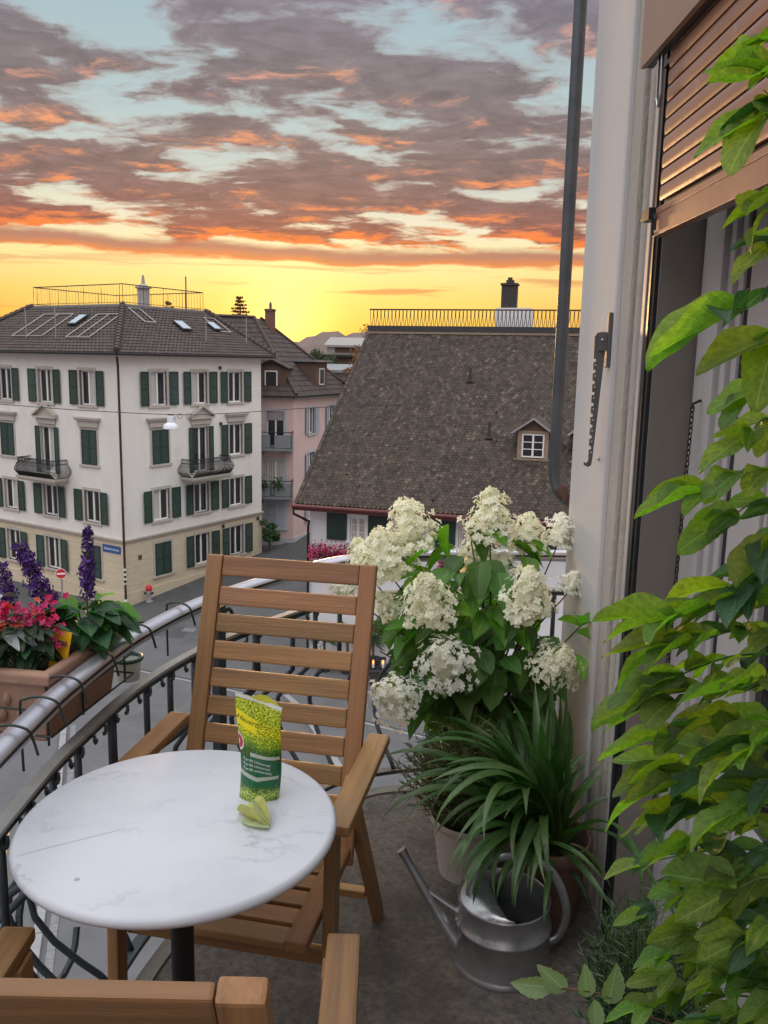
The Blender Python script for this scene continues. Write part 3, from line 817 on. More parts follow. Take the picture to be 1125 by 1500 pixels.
    # dormers: brown cheeks, window, small roof
    def dormer(M, w, d, h, roofm, flat=False):
        m_ = MB(); m_.box(-w / 2, w / 2, -d, 0, 0, h); o = m_.obj('dormer', 'brown_wood', t, M=M)
        r_ = MB()
        if flat: r_.box(-w / 2 - .2, w / 2 + .2, -d - .1, .3, h, h + .12)
        else:
            for s in (1, -1): r_.add([(0, -d, h + .55), (0, .25, h + .55), (s * (w / 2 + .2), .25, h - .05), (s * (w / 2 + .2), -d, h - .05), (0, -d, h + .45), (0, .25, h + .45), (s * (w / 2 + .2), .25, h - .13), (s * (w / 2 + .2), -d, h - .13)], [(0, 1, 2, 3), (4, 5, 6, 7), (1, 2, 6, 5), (2, 3, 7, 6)])
            r_.add([(-w / 2, 0.0, h), (w / 2, 0.0, h), (0, 0.0, h + .5)], [(0, 1, 2)])
        r_.obj('dormer_roof', roofm, o)
        f = MB(); f.box(-.42, .42, .0, .05, .35, 1.5); f2 = f.obj('window_frame', 'frame_white', o)
        p = MB(); p.box(-.35, .35, .05, .056, .42, 1.43); p.obj('pane', 'zinc_glass', f2) if False else p.obj('pane', 'glass_dark', o)
    dormer(ML @ Matrix.Translation((1.5, -.05, -.72)), 2.0, 3.0, 1.75, 'pantile')
    dormer(MR @ Matrix.Translation((4.6, .0, -.55)), 2.0, 3.6, 1.95, 'zinc', True)
    c = MB(); c.box(-2.66, -1.98, 5.4, 6.0, 2.0, 5.1); c.box(-2.72, -1.92, 5.34, 6.06, 4.95, 5.05); c.lathe([(.10, 5.1), (.10, 5.45), (.04, 5.6)], 8, Matrix.Translation((-2.3, 5.7, 0))); c.obj('chimney', 'brick_chimney', t)
    c = MB(); c.box(-6.4, -4.9, 2.2, 3.8, 2.4, 4.15, None); 
    return t
random.seed(5)
pink_house()

# ---------------------------------------------------------------- old house with the big tiled roof
HO = Vector((-3.951, 36.668, 0)); HA = math.atan2(-.264, .965)
def tiled_house():
    t = thing('tiled_house', 'old white house under a big weathered beaver-tail tile roof', 'house', HO, HA)
    RUN, Z0, Z1, LEN = 11.05, -4.7, 3.18, 18.0
    wl = MB(); hb = .8; x0, x1 = .44, 17.5
    hs = [(2.33, 3.04, -6.31, -5.26), (7.2, 7.95, -6.31, -5.26), (11.6, 12.35, -6.31, -5.26)]
    M = Matrix(((1, 0, 0, 0), (0, -1, 0, hb), (0, 0, 1, 0), (0, 0, 0, 1)))
    facade(wl, x0, x1, -12.6, -4.55, hs, .16, M)
    wl.add([(x0, hb, -12.6), (x0, 20, -12.6), (x0, 20, -4.5), (x0, RUN, 3.0), (x0, hb, -4.5)], [(0, 1, 2, 3, 4)])
    wl.obj('wall', 'house_white', t, recalc=False)
    for h0, h1, z0, z1 in hs:
        Mw = M @ Matrix.Translation(((h0 + h1) / 2, 0, z0)); window(t, Mw, h1 - h0, z1 - z0, 'frame_white', mull=1, bars=2, depth=.14, sw=.12, curtain=.9)
        for s in (0, 1):
            b = MB()
            for k in range(6): b.box(k * .155, k * .155 + .15, 0, .045, -.02, 1.28)
            b.box(.02, .9, .045, .065, .2, .3); b.box(.02, .9, .045, .065, .98, 1.08)
            Ms = Mw @ Matrix.Translation((.5, .035, 0)) if s else Mw @ Matrix.Translation((-.5, .035, 0)) @ MX
            b.obj('shutter', 'shutter_green', t, M=Ms)
    # eaves: dark red boarding and gutter
    b = MB(); b.box(.05, LEN, .02, .9, Z0 - .22, Z0 - .12); b.box(.02, LEN, -.06, .02, Z0 - .26, Z0 - .04); b.obj('eave_board', 'red_wood', t)
    b = MB(); b.tube([(-.05, -.16, Z0 - .06), (LEN, -.16, Z0 - .06)], .085, 10); b.obj('gutter', 'red_wood', t, smooth=True)
    b = MB(); b.tube([(.02, -.16, Z0 - .1), (.02, -.12, Z0 - .42), (.5, .55, Z0 - .85), (.40, .68, Z0 - 1.1), (.40, .68, -12.3)], .055, 8); b.obj('downpipe', 'iron_black', t, smooth=True)
    # gable verge board, roof body under the tiles
    b = MB(); b.add([(0, 0, Z0 - .12), (LEN, 0, Z0 - .12), (LEN, RUN, Z1 - .12), (0, RUN, Z1 - .12), (0, RUN + 9, Z0), (LEN, RUN + 9, Z0)], [(0, 1, 2, 3), (3, 2, 5, 4)]); b.obj('roof_boarding', 'tile_under', t, recalc=False)
    # tiles: single beaver-tail tiles; the courses nearest the eave are tiles of their own, the rest one mass
    sl_ = math.hypot(RUN, Z1 - Z0); pitch = math.atan2(Z1 - Z0, RUN); rows = 74; ex = sl_ / rows; TW = .196
    rnd = random.Random(3)
    tilev = [(-.09, .0), (-.075, -.05), (-.04, -.078), (.0, -.086), (.04, -.078), (.075, -.05), (.09, .0)]
    def tile_geo():
        top = [(x, y, .026) for x, y in tilev] + [(.092, ex + .10, .004), (-.092, ex + .10, .004)]
        bot = [(x, y, .0) for x, y in tilev]
        n = len(top); vs = top + bot
        fs = [tuple(range(n))] + [(i, n + i, n + i + 1, i + 1) for i in range(6)]
        return vs, fs
    tv, tf = tile_geo()
    me = bpy.data.meshes.new('roof_tile'); me.from_pydata(tv, [], tf); me.materials.append(MATS['old_tile_single'])
    Mr = Matrix.Rotation(pitch, 4, 'X')
    ro = bpy.data.objects.new('roof', None); COL.objects.link(ro); ro.parent = t
    mass = MB(); singles = 0
    for i in range(rows):
        n = int(12.9 / TW)
        for j in range(n):
            x = .10 + (j + (i % 2) * .5) * TW + rnd.uniform(-.008, .008); u = ex * i + .08 + rnd.uniform(-.010, .010)
            if rnd.random() < .004: continue
            Mt = Matrix.Translation((x, u * math.cos(pitch), Z0 + u * math.sin(pitch) + .012)) @ Mr @ Matrix.Rotation(rnd.uniform(-.035, .035), 4, 'Z') @ Matrix.Rotation(rnd.uniform(-.035, .05), 4, 'X') @ Matrix.Rotation(rnd.uniform(-.05, .05), 4, 'Y')
            if i < 6 and singles < 290 and j < 50:
                put(me, 'roof_tile', ro, M=Mt); singles += 1
            else: mass.add(tv, tf, Mt)
    mo = mass.obj('roof_tile', 'old_tile', ro, recalc=False); mo['kind'] = 'stuff'
    # verge tiles along the gable edge
    v = MB()
    for i in range(rows):
        u = ex * i; v.box(-.02, .14, 0, ex + .05, .02, .045, Matrix.Translation((0, u * math.cos(pitch), Z0 + u * math.sin(pitch) + .02)) @ Matrix.Rotation(pitch + .03, 4, 'X'))
    vo = v.obj('verge_tile', 'old_tile', ro, recalc=False); vo['kind'] = 'stuff'
    # top: dark coping, pale capping, row of bottle-shaped balusters
    b = MB(); b.box(-.05, 14, RUN - .1, RUN + .6, Z1 - .05, Z1 + .27); b.obj('parapet', 'dark_metal', t)
    b = MB(); b.box(0, 14, RUN - .34, RUN - .08, Z1 - .16, Z1 - .06); b.obj('top_course', 'tan_wood', t)
    b = MB(); b.box(0, 14, RUN + .06, RUN + .14, Z1 + 1.10, Z1 + 1.17); rl = b.obj('roof_railing', 'copper_pipe', t)
    n = 66; bm_ = MB()
    # each piece is a narrow loop open at the foot, shoulder to shoulder with the next
    for s in (-1, 1):
        pr = [(s * .035, 0), (s * .030, .10), (s * .055, .30), (s * .085, .55), (s * .092, .75), (s * .070, .88), (0, .94)]
        bm_.tube([(x, 0, z) for x, z in pr], .017, 5)
    bmesh_ = bm_.mesh('loop_bar', 'copper_pipe', True)
    for k in range(n): put(bmesh_, 'loop_bar', rl, loc=(.13 + k * .206, RUN + .1, Z1 + .22))
    # terrace box, chimney
    b = MB(); b.box(6.72, 8.62, RUN + 1.2, RUN + 2.6, Z1 + .2, Z1 + 1.32); b.obj('roof_housing', 'frame_white', t)
    b = MB(); b.box(6.98, 7.8, RUN + 1.3, RUN + 1.9, Z1 + 1.32, Z1 + 2.62); b.box(6.92, 7.86, RUN + 1.24, RUN + 1.96, Z1 + 2.50, Z1 + 2.60); b.box(7.2, 7.6, RUN + 1.4, RUN + 1.8, Z1 + 2.62, Z1 + 2.78); b.box(7.28, 7.5, RUN + 1.45, RUN + 1.7, Z1 + 2.78, Z1 + 2.92); b.obj('chimney', 'chimney_dark', t)
    for x, u, hh in ((6.3, 9.2, .7), (7.86, 5.0, .75)):
        z = Z0 + u * math.sin(pitch); y = u * math.cos(pitch); b = MB(); b.tube([(x, y, z - .1), (x, y, z + hh)], .065, 8); b.box(x - .16, x + .16, y - .2, y + .2, z - .02, z + .05); b.obj('vent_pipe', 'pantile', t, smooth=True, auto=30)
    # dormers
    for dx_ in (9.95, 12.35):
        y0 = 3.05; zb = Z0 + y0 * math.tan(pitch); Md = Matrix.Translation((dx_, y0, zb)) @ Matrix.Diagonal((.84, 1, .86, 1))
        b = MB(); b.box(-.82, .82, 0, 2.6, -.35, 1.42); b.add([(-.82, 0, 1.42), (.82, 0, 1.42), (0, 0, 1.95), (-.82, 2.6, 1.42), (.82, 2.6, 1.42), (0, 2.6, 1.95)], [(0, 1, 2), (3, 4, 5)]); do = b.obj('dormer', 'brown_wood', t, M=Md)
        b = MB(); b.box(-.80, -.58, -.05, .0, .0, 1.42); b.box(.58, .80, -.05, .0, .0, 1.42); b.box(-.58, .58, -.05, .0, 1.26, 1.42); b.box(-.95, .95, -.14, .0, -.16, .0); b.obj('dormer_surround', 'tan_wood', do)
        b = MB(); b.box(-.58, -.5, -.03, 0, .06, 1.26); b.box(.5, .58, -.03, 0, .06, 1.26); b.box(-.5, .5, -.032, 0, .06, .13); b.box(-.5, .5, -.032, 0, 1.19, 1.26); b.box(-.05, .05, -.035, 0, .13, 1.19)
        for z in (.48, .84): b.box(-.5, .5, -.028, 0, z - .02, z + .02)
        b.obj('window_frame', 'frame_white', do)
        for xa, xb in ((-.5, -.05), (.05, .5)):
            b = MB(); b.box(xa, xb, -.012, -.002, .13, 1.19); b.obj('pane', 'glass_dark', do)
        for s in (1, -1):
            b = MB(); q = [(0, -.22, 2.08), (s * 1.08, -.22, 1.34), (s * 1.08, 2.9, 1.34), (0, 2.9, 2.08)]; b.add(q + [(x, y, z - .09) for x, y, z in q], [(0, 1, 2, 3), (4, 7, 6, 5), (0, 4, 5, 1), (1, 5, 6, 2), (2, 6, 7, 3), (3, 7, 4, 0)]); b.obj('dormer_roof', 'pantile', do)
            b = MB(); b.add([(0, -.24, 2.1), (s * 1.1, -.24, 1.35), (s * 1.1, -.24, 1.23), (0, -.24, 1.98), (0, -.19, 2.1), (s * 1.1, -.19, 1.35), (s * 1.1, -.19, 1.23), (0, -.19, 1.98)], [(0, 1, 2, 3), (4, 5, 6, 7), (0, 1, 5, 4), (2, 3, 7, 6), (1, 2, 6, 5)]); b.obj('barge_board', 'pale_metal', do)
    return t
mat('house_white', (.66, .655, .66), .85, .06, 1.2, .3, 40, spots=(.5, (.5, .75), (.58, .57, .57), .4))
mat('chimney_dark', (.05, .042, .038), .85, .3, 6, .4, 30)
mat('old_tile_single', (.047, .032, .023), .85, .22, 14, .5, 90, rnd=.5)
tiled_house()

# window box of pink flowers on the old house
def house_flowers(x0, x1, lab, z=-6.95):
    t = thing('flower_box', lab, 'flower box', HO + Matrix.Rotation(HA, 3, 'Z') @ Vector(((x0 + x1) / 2, .35, z)), HA)
    w = x1 - x0; b = MB(); b.box(-w / 2, w / 2, -.16, .16, -.16, .1); b.box(-w / 2, w / 2, .16, .43, -.14, -.08); b.obj('box', 'pot_dark', t)
    rnd = random.Random(int(x0 * 10)); f = MB(); l = MB()
    for k in range(900):
        a = Vector((rnd.uniform(-w / 2 - .1, w / 2 + .1), rnd.gauss(-.12, .16), rnd.gauss(.12, .2))); tgt = f if rnd.random() < .72 else l
        if tgt is f: a.y -= .05
        n = Vector((rnd.uniform(-1, 1), rnd.uniform(-1, .1), rnd.uniform(-.2, 1))).normalized(); p = n.orthogonal().normalized(); q = n.cross(p); s = rnd.uniform(.035, .06)
        tgt.add([a + (p * math.cos(c) + q * math.sin(c)) * s for c in (0, 1.26, 2.51, 3.77, 5.03)], [(0, 1, 2, 3, 4)])
    l.obj('foliage', 'leaf_small', t, recalc=False, kind='stuff'); f.obj('blossom', 'geranium', t, recalc=False, kind='stuff')
house_flowers(.75, 2.65, 'overflowing pink geranium box under the green shutter of the white house')
house_flowers(6.6, 8.6, 'pink geranium box half hidden behind the hydrangea leaves')

# ---------------------------------------------------------------- trees, far roofs, hills
def leaf_cloud(b, rnd, n, centre, rad, size):
    for _ in range(n):
        while True:
            p = Vector((rnd.uniform(-1, 1), rnd.uniform(-1, 1), rnd.uniform(-1, 1)))
            if p.length < 1: break
        a = Vector(centre) + Vector((p.x * rad[0], p.y * rad[1], p.z * rad[2]))
        d = Vector((rnd.gauss(0, 1), rnd.gauss(0, 1), rnd.gauss(0, 1))).normalized(); e = d.orthogonal().normalized(); s = size * rnd.uniform(.6, 1.3)
        b.add([a - d * s, a + e * s * .5, a + d * s, a - e * s * .5], [(0, 1, 2, 3)])

def tree(name, lab, x, y, z0, h, rad, seed, leaf='tree_leaf_dark', clumps=14, per=90, size=.22, conifer=False):
    t = thing(name, lab, 'tree', (x, y, z0)); rnd = random.Random(seed)
    b = MB(); top = h * (.96 if conifer else .7); b.tube([(0, 0, 0), (rnd.uniform(-.1, .1), 0, top * .5), (rnd.uniform(-.2, .2), 0, top)], [h * .022, h * .014, h * .004], 8)
    c = MB()
    for k in range(clumps):
        if conifer:
            u = (k + .5) / clumps; zz = h * (.25 + .75 * u); rr = rad * (1 - u) ** .62 * .8 + .08
            for q in range(7):
                a = rnd.uniform(0, 6.28); L = rr * rnd.uniform(.7, 1.15); tip = Vector((math.cos(a) * L, math.sin(a) * L, zz - L * .15 + .18)); b.tube([(0, 0, zz), tip], [.035, .012], 4)
                for s in range(per // 7):
                    v = rnd.uniform(.25, 1); leaf_cloud(c, rnd, 1, Vector((0, 0, zz)).lerp(tip, v), (.12, .12, .08), size)
        else:
            a = rnd.uniform(0, 6.28); rr = rad * math.sqrt(rnd.random()) * .8; zz = h * rnd.uniform(.42, .95); cc = (math.cos(a) * rr, math.sin(a) * rr, zz)
            b.tube([(0, 0, zz * .6), Vector(cc)], [h * .008, h * .002], 5); leaf_cloud(c, rnd, per, cc, (rad * .38, rad * .38, rad * .30), size)
    b.obj('trunk', 'bark', t, smooth=True); c.obj('crown', leaf, t, recalc=False, kind='stuff')
tree('conifer_tree', 'sunlit conifer top showing over the ridge left of the brick chimney', -12.8, 75, -9.6, 16.3, 3.4, 3, 'tree_leaf_sunset_tint', 44, 112, .12, True)
tree('conifer_tree', 'conifer top behind the grey roof chimney and deck railing', -18.2, 72, -9.6, 15.6, 2.8, 8, 'tree_leaf_sunset_tint', 30, 84, .13, True)
tree('broadleaf_tree', 'orange lit tree peeping out at the left end of the big tiled roof', -1.35, 66, -10, 14.6, 2.0, 4, 'tree_leaf_sunset_tint', 34, 120, .11)
tree('round_tree', 'dark round green tree in front of the far hill', -9.3, 95, -10, 13.0, 1.9, 5, 'tree_leaf_dark', 22, 150, .17)
tree('hedge_tree', 'lower yellow green tree right of the round tree below the metal roof', -6.9, 94, -10, 12.3, 2.0, 6, 'tree_leaf_dark', 20, 120, .17)
tree('shrub_tree', 'small green bush against the pink house beside the corner block', -7.6, 55.2, -11.45, 2.6, .75, 9, 'leaf_small', 16, 70, .10)

def flat_building(name, lab, x0, x1, y0, y1, z0, z1, wm, rm, slope=.0):
    t = thing(name, lab, 'building', ((x0 + x1) / 2, (y0 + y1) / 2, z0)); w, d, h = (x1 - x0) / 2, (y1 - y0) / 2, z1 - z0
    b = MB(); b.box(-w, w, -d, d, 0, h); b.obj('wall', wm, t)
    r_ = MB(); q = [(-w - .4, -d - .4, h), (w + .4, -d - .4, h), (w + .4, d + .4, h + slope), (-w - .4, d + .4, h + slope)]; r_.add(q + [(x, y, z + .25) for x, y, z in q], [(0, 3, 2, 1), (4, 5, 6, 7), (0, 1, 5, 4), (1, 2, 6, 5), (2, 3, 7, 6), (3, 0, 4, 7)]); r_.obj('roof', rm, t)
    return t, w, d, h
tb, w, d, h = flat_building('metal_roof_building', 'far dark building under a pale sloping metal roof', -7.7, -1.5, 110, 122, -11, 3.2, 'brown_wood', 'pale_metal', 1.3)
b = MB(); b.box(-w, -w + 1.0, -d - .05, -d, 8, h); b.obj('wall_strip', 'pale_metal', tb)
tb, w, d, h = flat_building('flat_roof_building', 'flat grey roofed building between the pink house and the tiled roof', -6.5, 0, 80, 92, -11, .4, 'concrete_grey', 'zinc', .5)
tb, w, d, h = flat_building('dark_roof_building', 'low dark roofed block behind the flat grey roof', -7.5, 2, 96, 104, -11, 1.9, 'brown_wood', 'tile_under', .3)
# far town and hills
def hills():
    rnd = random.Random(2)
    def ridge(name, y, prof, z0=-60, seed=1, rough=1.2):
        b = MB(); r_ = random.Random(seed); n = 260; xs = [prof[0][0] + (prof[-1][0] - prof[0][0]) * i / n for i in range(n + 1)]; vs = []
        for x in xs:
            for (xa, za), (xb, zb) in zip(prof[:-1], prof[1:]):
                if xa <= x <= xb: s = (x - xa) / (xb - xa); s = s * s * (3 - 2 * s); z = za + (zb - za) * s; break
            z += r_.uniform(-rough, rough)
            vs += [(x, y - 260, z0), (x, y - 60, z * .55 + r_.uniform(-rough, rough)), (x, y, z), (x, y + 300, z0)]
        b.add(vs, [(4 * i + k, 4 * i + 4 + k, 4 * i + 5 + k, 4 * i + 1 + k) for i in range(n) for k in range(3)])
        structure(b.obj(name, 'hill_forest_haze_tint', recalc=False))
    ridge('hill', 900, [(-900, 8), (-420, 10), (-200, 12), (-130, 17), (-104, 19), (-92, 20), (-82, 25), (-66, 30), (-52, 31), (-44, 27), (-30, 31), (0, 34), (120, 20), (500, 14), (1200, 16)], seed=4, rough=.7)
    ridge('far_hill', 2600, [(-4000, 20), (-1500, 30), (-700, 26), (-340, 36), (0, 42), (500, 50), (1500, 40), (4200, 34)], seed=6, rough=2)
hills()
# ---------------------------------------------------------------- materials of the balcony
mat('wall_render', (.53, .515, .51), .9, .07, 3, .22, 170, spots=(3.0, (.55, .78), (.46, .445, .43), .4))
mat('jamb_stone', (.44, .40, .355), .85, .10, 6, .6, 120, spots=(9, (.55, .75), (.30, .26, .22), .5), stretch=(1, 1, .35))
mat('reveal_plaster_shaded', (.19, .17, .15), .9, .08, 4, .12, 200, spots=(4, (.5, .75), (.14, .125, .11), .5))  # plaster coloured dark, the shade of the recess painted in
mat('door_white', (.40, .385, .385), .6, .05, 6, .15, 40, stretch=(1, 1, .2))
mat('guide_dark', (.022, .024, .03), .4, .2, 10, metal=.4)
mat('shutter_brown', (.30, .150, .100), .36, .10, 3.5, .12, 9, spec=.6, spots=(14, (.62, .7), (.46, .30, .23), .5))
mat('shutter_box', (.27, .160, .105), .36, .10, 2.2, .1, 5, spec=.55)
mat('concrete_floor', (.150, .130, .112), .92, .55, 60, 1.0, 160, spots=(3.4, (.45, .68), (.062, .055, .047), .75))
mat('concrete_edge', (.20, .185, .165), .9, .2, 8, .7, 90, spots=(8, (.5, .7), (.10, .10, .08), .6))
mat('galvanised', (.50, .49, .55), .34, .02, 5, .04, 90, metal=.75)
mat('rail_grey', (.29, .29, .28), .55, .16, 12, .2, 60, metal=.2)
mat('iron_blue', (.045, .060, .072), .42, .2, 18, .25, 90, metal=.3)
mat('marble', (.70, .71, .75), .28, .03, 3)
mat('acacia', (.285, .142, .054), .50, .36, 11, .25, 60, rnd=.19, huernd=.008, stretch=(.16, 3.2, 3.2), spots=(5, (.52, .75), (.20, .135, .085), .6), detail=8)
mat('steel_bolt', (.5, .5, .5), .3, .1, 10, metal=1)
mat('wire_green', (.012, .022, .020), .45, .2, 20)
mat('rust', (.085, .045, .03), .85, .35, 12, .5, 80, metal=.2)
mat('pipe_zinc', (.085, .10, .115), .42, .22, 9, .15, 40, metal=.55)
mat('chain_iron', (.05, .035, .028), .6, .3, 20, metal=.6)
mat('can_zinc', (.44, .45, .465), .30, .20, 9, .1, 30, metal=.8, spots=(6, (.45, .7), (.25, .255, .26), .6))
mat('pot_pale', (.44, .39, .345), .8, .1, 6, .2, 60)
mat('pot_brown', (.13, .07, .048), .8, .25, 8, .3, 60)
mat('soil', (.030, .022, .016), .95, .4, 30, 1.0, 90)
mat('planter_clay', (.34, .20, .14), .7, .14, 7, .25, 60, spots=(9, (.55, .75), (.42, .31, .25), .5))
mat('yellow_card', (.75, .42, .01), .5, .05, 12, spots=(60, (.66, .70), (.1, .06, .01), .8))

def marble_veins():
    m = MATS['marble']; nt = m.node_tree; g = NG(nt)
    tc = g.n('ShaderNodeTexCoord'); P = tc.outputs['Object']
    w = g.noise(P, 3.0, 5, .6, out='Color')
    Q = g.vm('ADD', g.vm('MULTIPLY', P, (1.6, 4.2, 1)), g.vm('SCALE', g.vm('SUBTRACT', w, (.5, .5, .5)), scale=1.1))
    n = g.noise(Q, 1.7, 3.5, .5)
    v = g.m('SUBTRACT', 1.0, g.sstep(g.m('ABSOLUTE', g.m('SUBTRACT', n, .5)), .0, .022))
    n2 = g.noise(Q, 1.2, 6, .55); cloud = g.sstep(n2, .40, .66)
    v = g.m('MULTIPLY', v, g.m('MULTIPLY', g.sstep(g.noise(P, 4.0, 3, .5), .42, .62), .62))
    c = g.mix(cloud, (.60, .615, .67), (.53, .55, .61)); c = g.mix(g.m('MULTIPLY', v, .85), c, (.33, .35, .42))
    # the old repaired crack and a few dark flecks
    sp = g.sstep(g.noise(P, 30.0, 2, .4), .765, .79); c = g.mix(g.m('MULTIPLY', sp, .6), c, (.16, .16, .18))
    x, y, z = g.sep(P)
    d = g.m('ADD', g.m('SUBTRACT', g.m('MULTIPLY', x, .50), g.m('MULTIPLY', y, .866)), g.m('MULTIPLY', g.m('SUBTRACT', g.noise(P, 9, 3, .5), .5), .01))
    cr = g.m('MULTIPLY', g.m('SUBTRACT', 1.0, g.sstep(g.m('ABSOLUTE', g.m('ADD', d, .012)), .0008, .0028)), g.m('MULTIPLY', g.sstep(x, -.245, -.23), g.sstep(x, -.085, -.10)))
    c = g.mix(g.m('MULTIPLY', cr, .55), c, (.24, .25, .28))
    b = g.n('ShaderNodeBsdfPrincipled'); g.set(b.inputs['Base Color'], c); g.set(b.inputs['Roughness'], g.ramp(n2, [(.3, .26), (.7, .38)]))
    b.inputs['Specular IOR Level'].default_value = .35
    bn = g.n('ShaderNodeBump'); bn.inputs['Strength'].default_value = .04; bn.inputs['Distance'].default_value = .004; g.set(bn.inputs['Height'], g.noise(P, 160, 3, .5)); g.set(b.inputs['Normal'], bn.outputs[0])
    o = g.n('ShaderNodeOutputMaterial'); nt.links.new(b.outputs[0], o.inputs[0])
marble_veins()

# ---------------------------------------------------------------- balcony slab
EDGE = curve([(-.63, -.6, 0), (-.63, .6, 0), (-.632, 1.2, 0), (-.625, 1.6, 0), (-.585, 1.93, 0), (-.49, 2.24, 0), (-.30, 2.60, 0), (-.08, 2.835, 0), (.116, 2.905, 0), (.5, 2.95, 0), (1.5, 2.97, 0)], 6)
def slab():
    b = MB(); poly = [(p.x, p.y) for p in EDGE] + [(1.5, 2.815), (.63, 2.815), (.63, -.6)]
    b.prism(poly, -.16, 0.0); fl = structure(b.obj('balcony_floor', 'concrete_floor'))
    e = MB(); n = len(EDGE)
    prof = [(-.035, -.14), (.012, -.14), (.014, -.004), (.004, .010), (-.035, .008)]
    vs = []
    for i, p in enumerate(EDGE):
        t = (EDGE[min(i + 1, n - 1)] - EDGE[max(i - 1, 0)]).normalized(); o = Vector((-t.y, t.x, 0))
        vs += [p + o * a + Vector((0, 0, z)) for a, z in prof]
    k = len(prof); e.add(vs, [(i * k + j, i * k + (j + 1) % k, (i + 1) * k + (j + 1) % k, (i + 1) * k + j) for i in range(n - 1) for j in range(k)])
    put(e.mesh('slab_edge', 'concrete_edge', True, auto=40), 'slab_edge', fl)
slab()

# ---------------------------------------------------------------- iron railing following the curved edge
RAIL = curve([(-.655, -.5, 0), (-.655, .5, 0), (-.657, 1.1, 0), (-.66, 1.5, 0), (-.65, 1.70, 0), (-.607, 2.01, 0), (-.50, 2.325, 0), (-.30, 2.655, 0), (-.11, 2.875, 0), (.22, 2.985, 0), (.62, 3.02, 0), (1.3, 3.02, 0)], 10)
def arc_sample(P, step):
    out = []; acc = 0; nxt = 0
    for a, c in zip(P[:-1], P[1:]):
        L = (c - a).length
        while nxt <= acc + L:
            s = (nxt - acc) / L if L else 0; t = (c - a).normalized(); out.append((a.lerp(c, s), t, Vector((-t.y, t.x, 0)))); nxt += step
        acc += L
    return out
def railing():
    t = thing('balcony_railing', 'curved wrought iron balcony railing with shiny round handrail and bellied bars', 'railing', (0, 0, 0))
    Z = lambda z: [p + Vector((0, 0, z)) for p in RAIL]
    b = MB(); b.tube(Z(.864), .0225, 18, flat=(1.08, .95)); b.obj('handrail', 'galvanised', t, smooth=True, auto=80)
    b = MB(); n = len(RAIL); vs = []
    for i, p in enumerate(RAIL):     # thin dark seam along the inner side of the handrail
        tt = (RAIL[min(i + 1, n - 1)] - RAIL[max(i - 1, 0)]).normalized(); o = Vector((-tt.y, tt.x, 0))
        for a in (-.0298, -.0285):
            pass
        vs += [p - o * .0242 + Vector((0, 0, .870)), p - o * .0250 + Vector((0, 0, .867)), p - o * .0250 + Vector((0, 0, .8635))]
    b.add(vs, [(3 * i + k, 3 * i + 3 + k, 3 * i + 4 + k, 3 * i + 1 + k) for i in range(n - 1) for k in range(2)]); b.obj('seam', 'iron_black', t, recalc=False)
    def flatbar(z, w, h, name, m):
        b = MB(); vs = []
        for i, p in enumerate(RAIL):
            tt = (RAIL[min(i + 1, n - 1)] - RAIL[max(i - 1, 0)]).normalized(); o = Vector((-tt.y, tt.x, 0))
            vs += [p + o * sx * w / 2 + Vector((0, 0, z + sz * h / 2)) for sx, sz in ((-1, -1), (1, -1), (1, 1), (-1, 1))]
        b.add(vs, [(i * 4 + k, i * 4 + (k + 1) % 4, (i + 1) * 4 + (k + 1) % 4, (i + 1) * 4 + k) for i in range(n - 1) for k in range(4)]); return b.obj(name, m, t)
    flatbar(.735, .026, .008, 'lower_rail', 'rail_grey'); flatbar(.722, .016, .014, 'rail_web', 'iron_blue')
    flatbar(.045, .03, .014, 'foot_rail', 'iron_blue')
    # balusters: straight, then bellied outward; every fourth pair forks sideways into a lyre
    def bulge(z): 
        u = max(0.0, min(1.0, (.52 - z) / .47)); return .185 * math.sin(PI * u ** .85) ** 1.2
    zs = [.72, .62, .54, .48, .42, .36, .30, .24, .18, .12, .08, .045]
    b = MB(); b.tube([(0, bulge(z), z) for z in zs], .0085, 8); straight = b.mesh('baluster', 'iron_blue', True)
    forks = []
    for s in (1, -1):
        b = MB(); b.tube([(s * .052 * (1 if z > .6 else math.cos((.6 - z) / .22 * PI / 2) if z > .38 else -abs(math.sin((.38 - z) / .33 * PI)) * .8), bulge(z), z) for z in zs], .0085, 8); forks.append(b.mesh('baluster', 'iron_blue', True))
    kn = MB(); kn.tube([(0, 0, .002), (0, 0, -.010), (.004, 0, -.017), (.010, 0, -.016), (.0115, 0, -.010)], [.004, .0045, .004, .0035, .003], 8); knob = kn.mesh('scroll_knob', 'iron_blue', True)
    st = arc_sample(RAIL, .058)
    for i, (p, tt, o) in enumerate(st):
        if p.y < .25 or p.x > .75: continue
        M = Matrix.Identity(4)
        for r_ in range(3): M[r_][0] = tt[r_]; M[r_][1] = o[r_]
        M.translation = p
        if i % 2 == 0:
            q = (i // 2) % 6
            put(forks[0] if q == 2 else (forks[1] if q == 3 else straight), 'baluster', t, M=M)
        put(knob, 'scroll_knob', t, M=M @ Matrix.Translation((0.0, -.012, .716)) @ (Matrix.Identity(4) if i % 2 else MX))
    # thicker post with scroll ornaments between the two rails
    for k in (9, 50):
        if k >= len(st): continue
        p, tt, o = st[k]; M = Matrix.Identity(4)
        for r_ in range(3): M[r_][0] = tt[r_]; M[r_][1] = o[r_]
        M.translation = p
        b = MB(); b.box(-.016, .016, -.014, .014, .03, .84); b.obj('rail_post', 'iron_blue', t, M=M)
        b = MB()
        for s in (1, -1):
            pts = [(s * (.02 + .028 * (1 - math.cos(a)) * (1 - a / 14)), 0, .79 + .034 * math.sin(a) * (1 - a / 12)) for a in [j * .45 for j in range(16)]]
            b.tube(pts, .006, 6)
        b.obj('scroll', 'iron_blue', t, smooth=True, M=M)
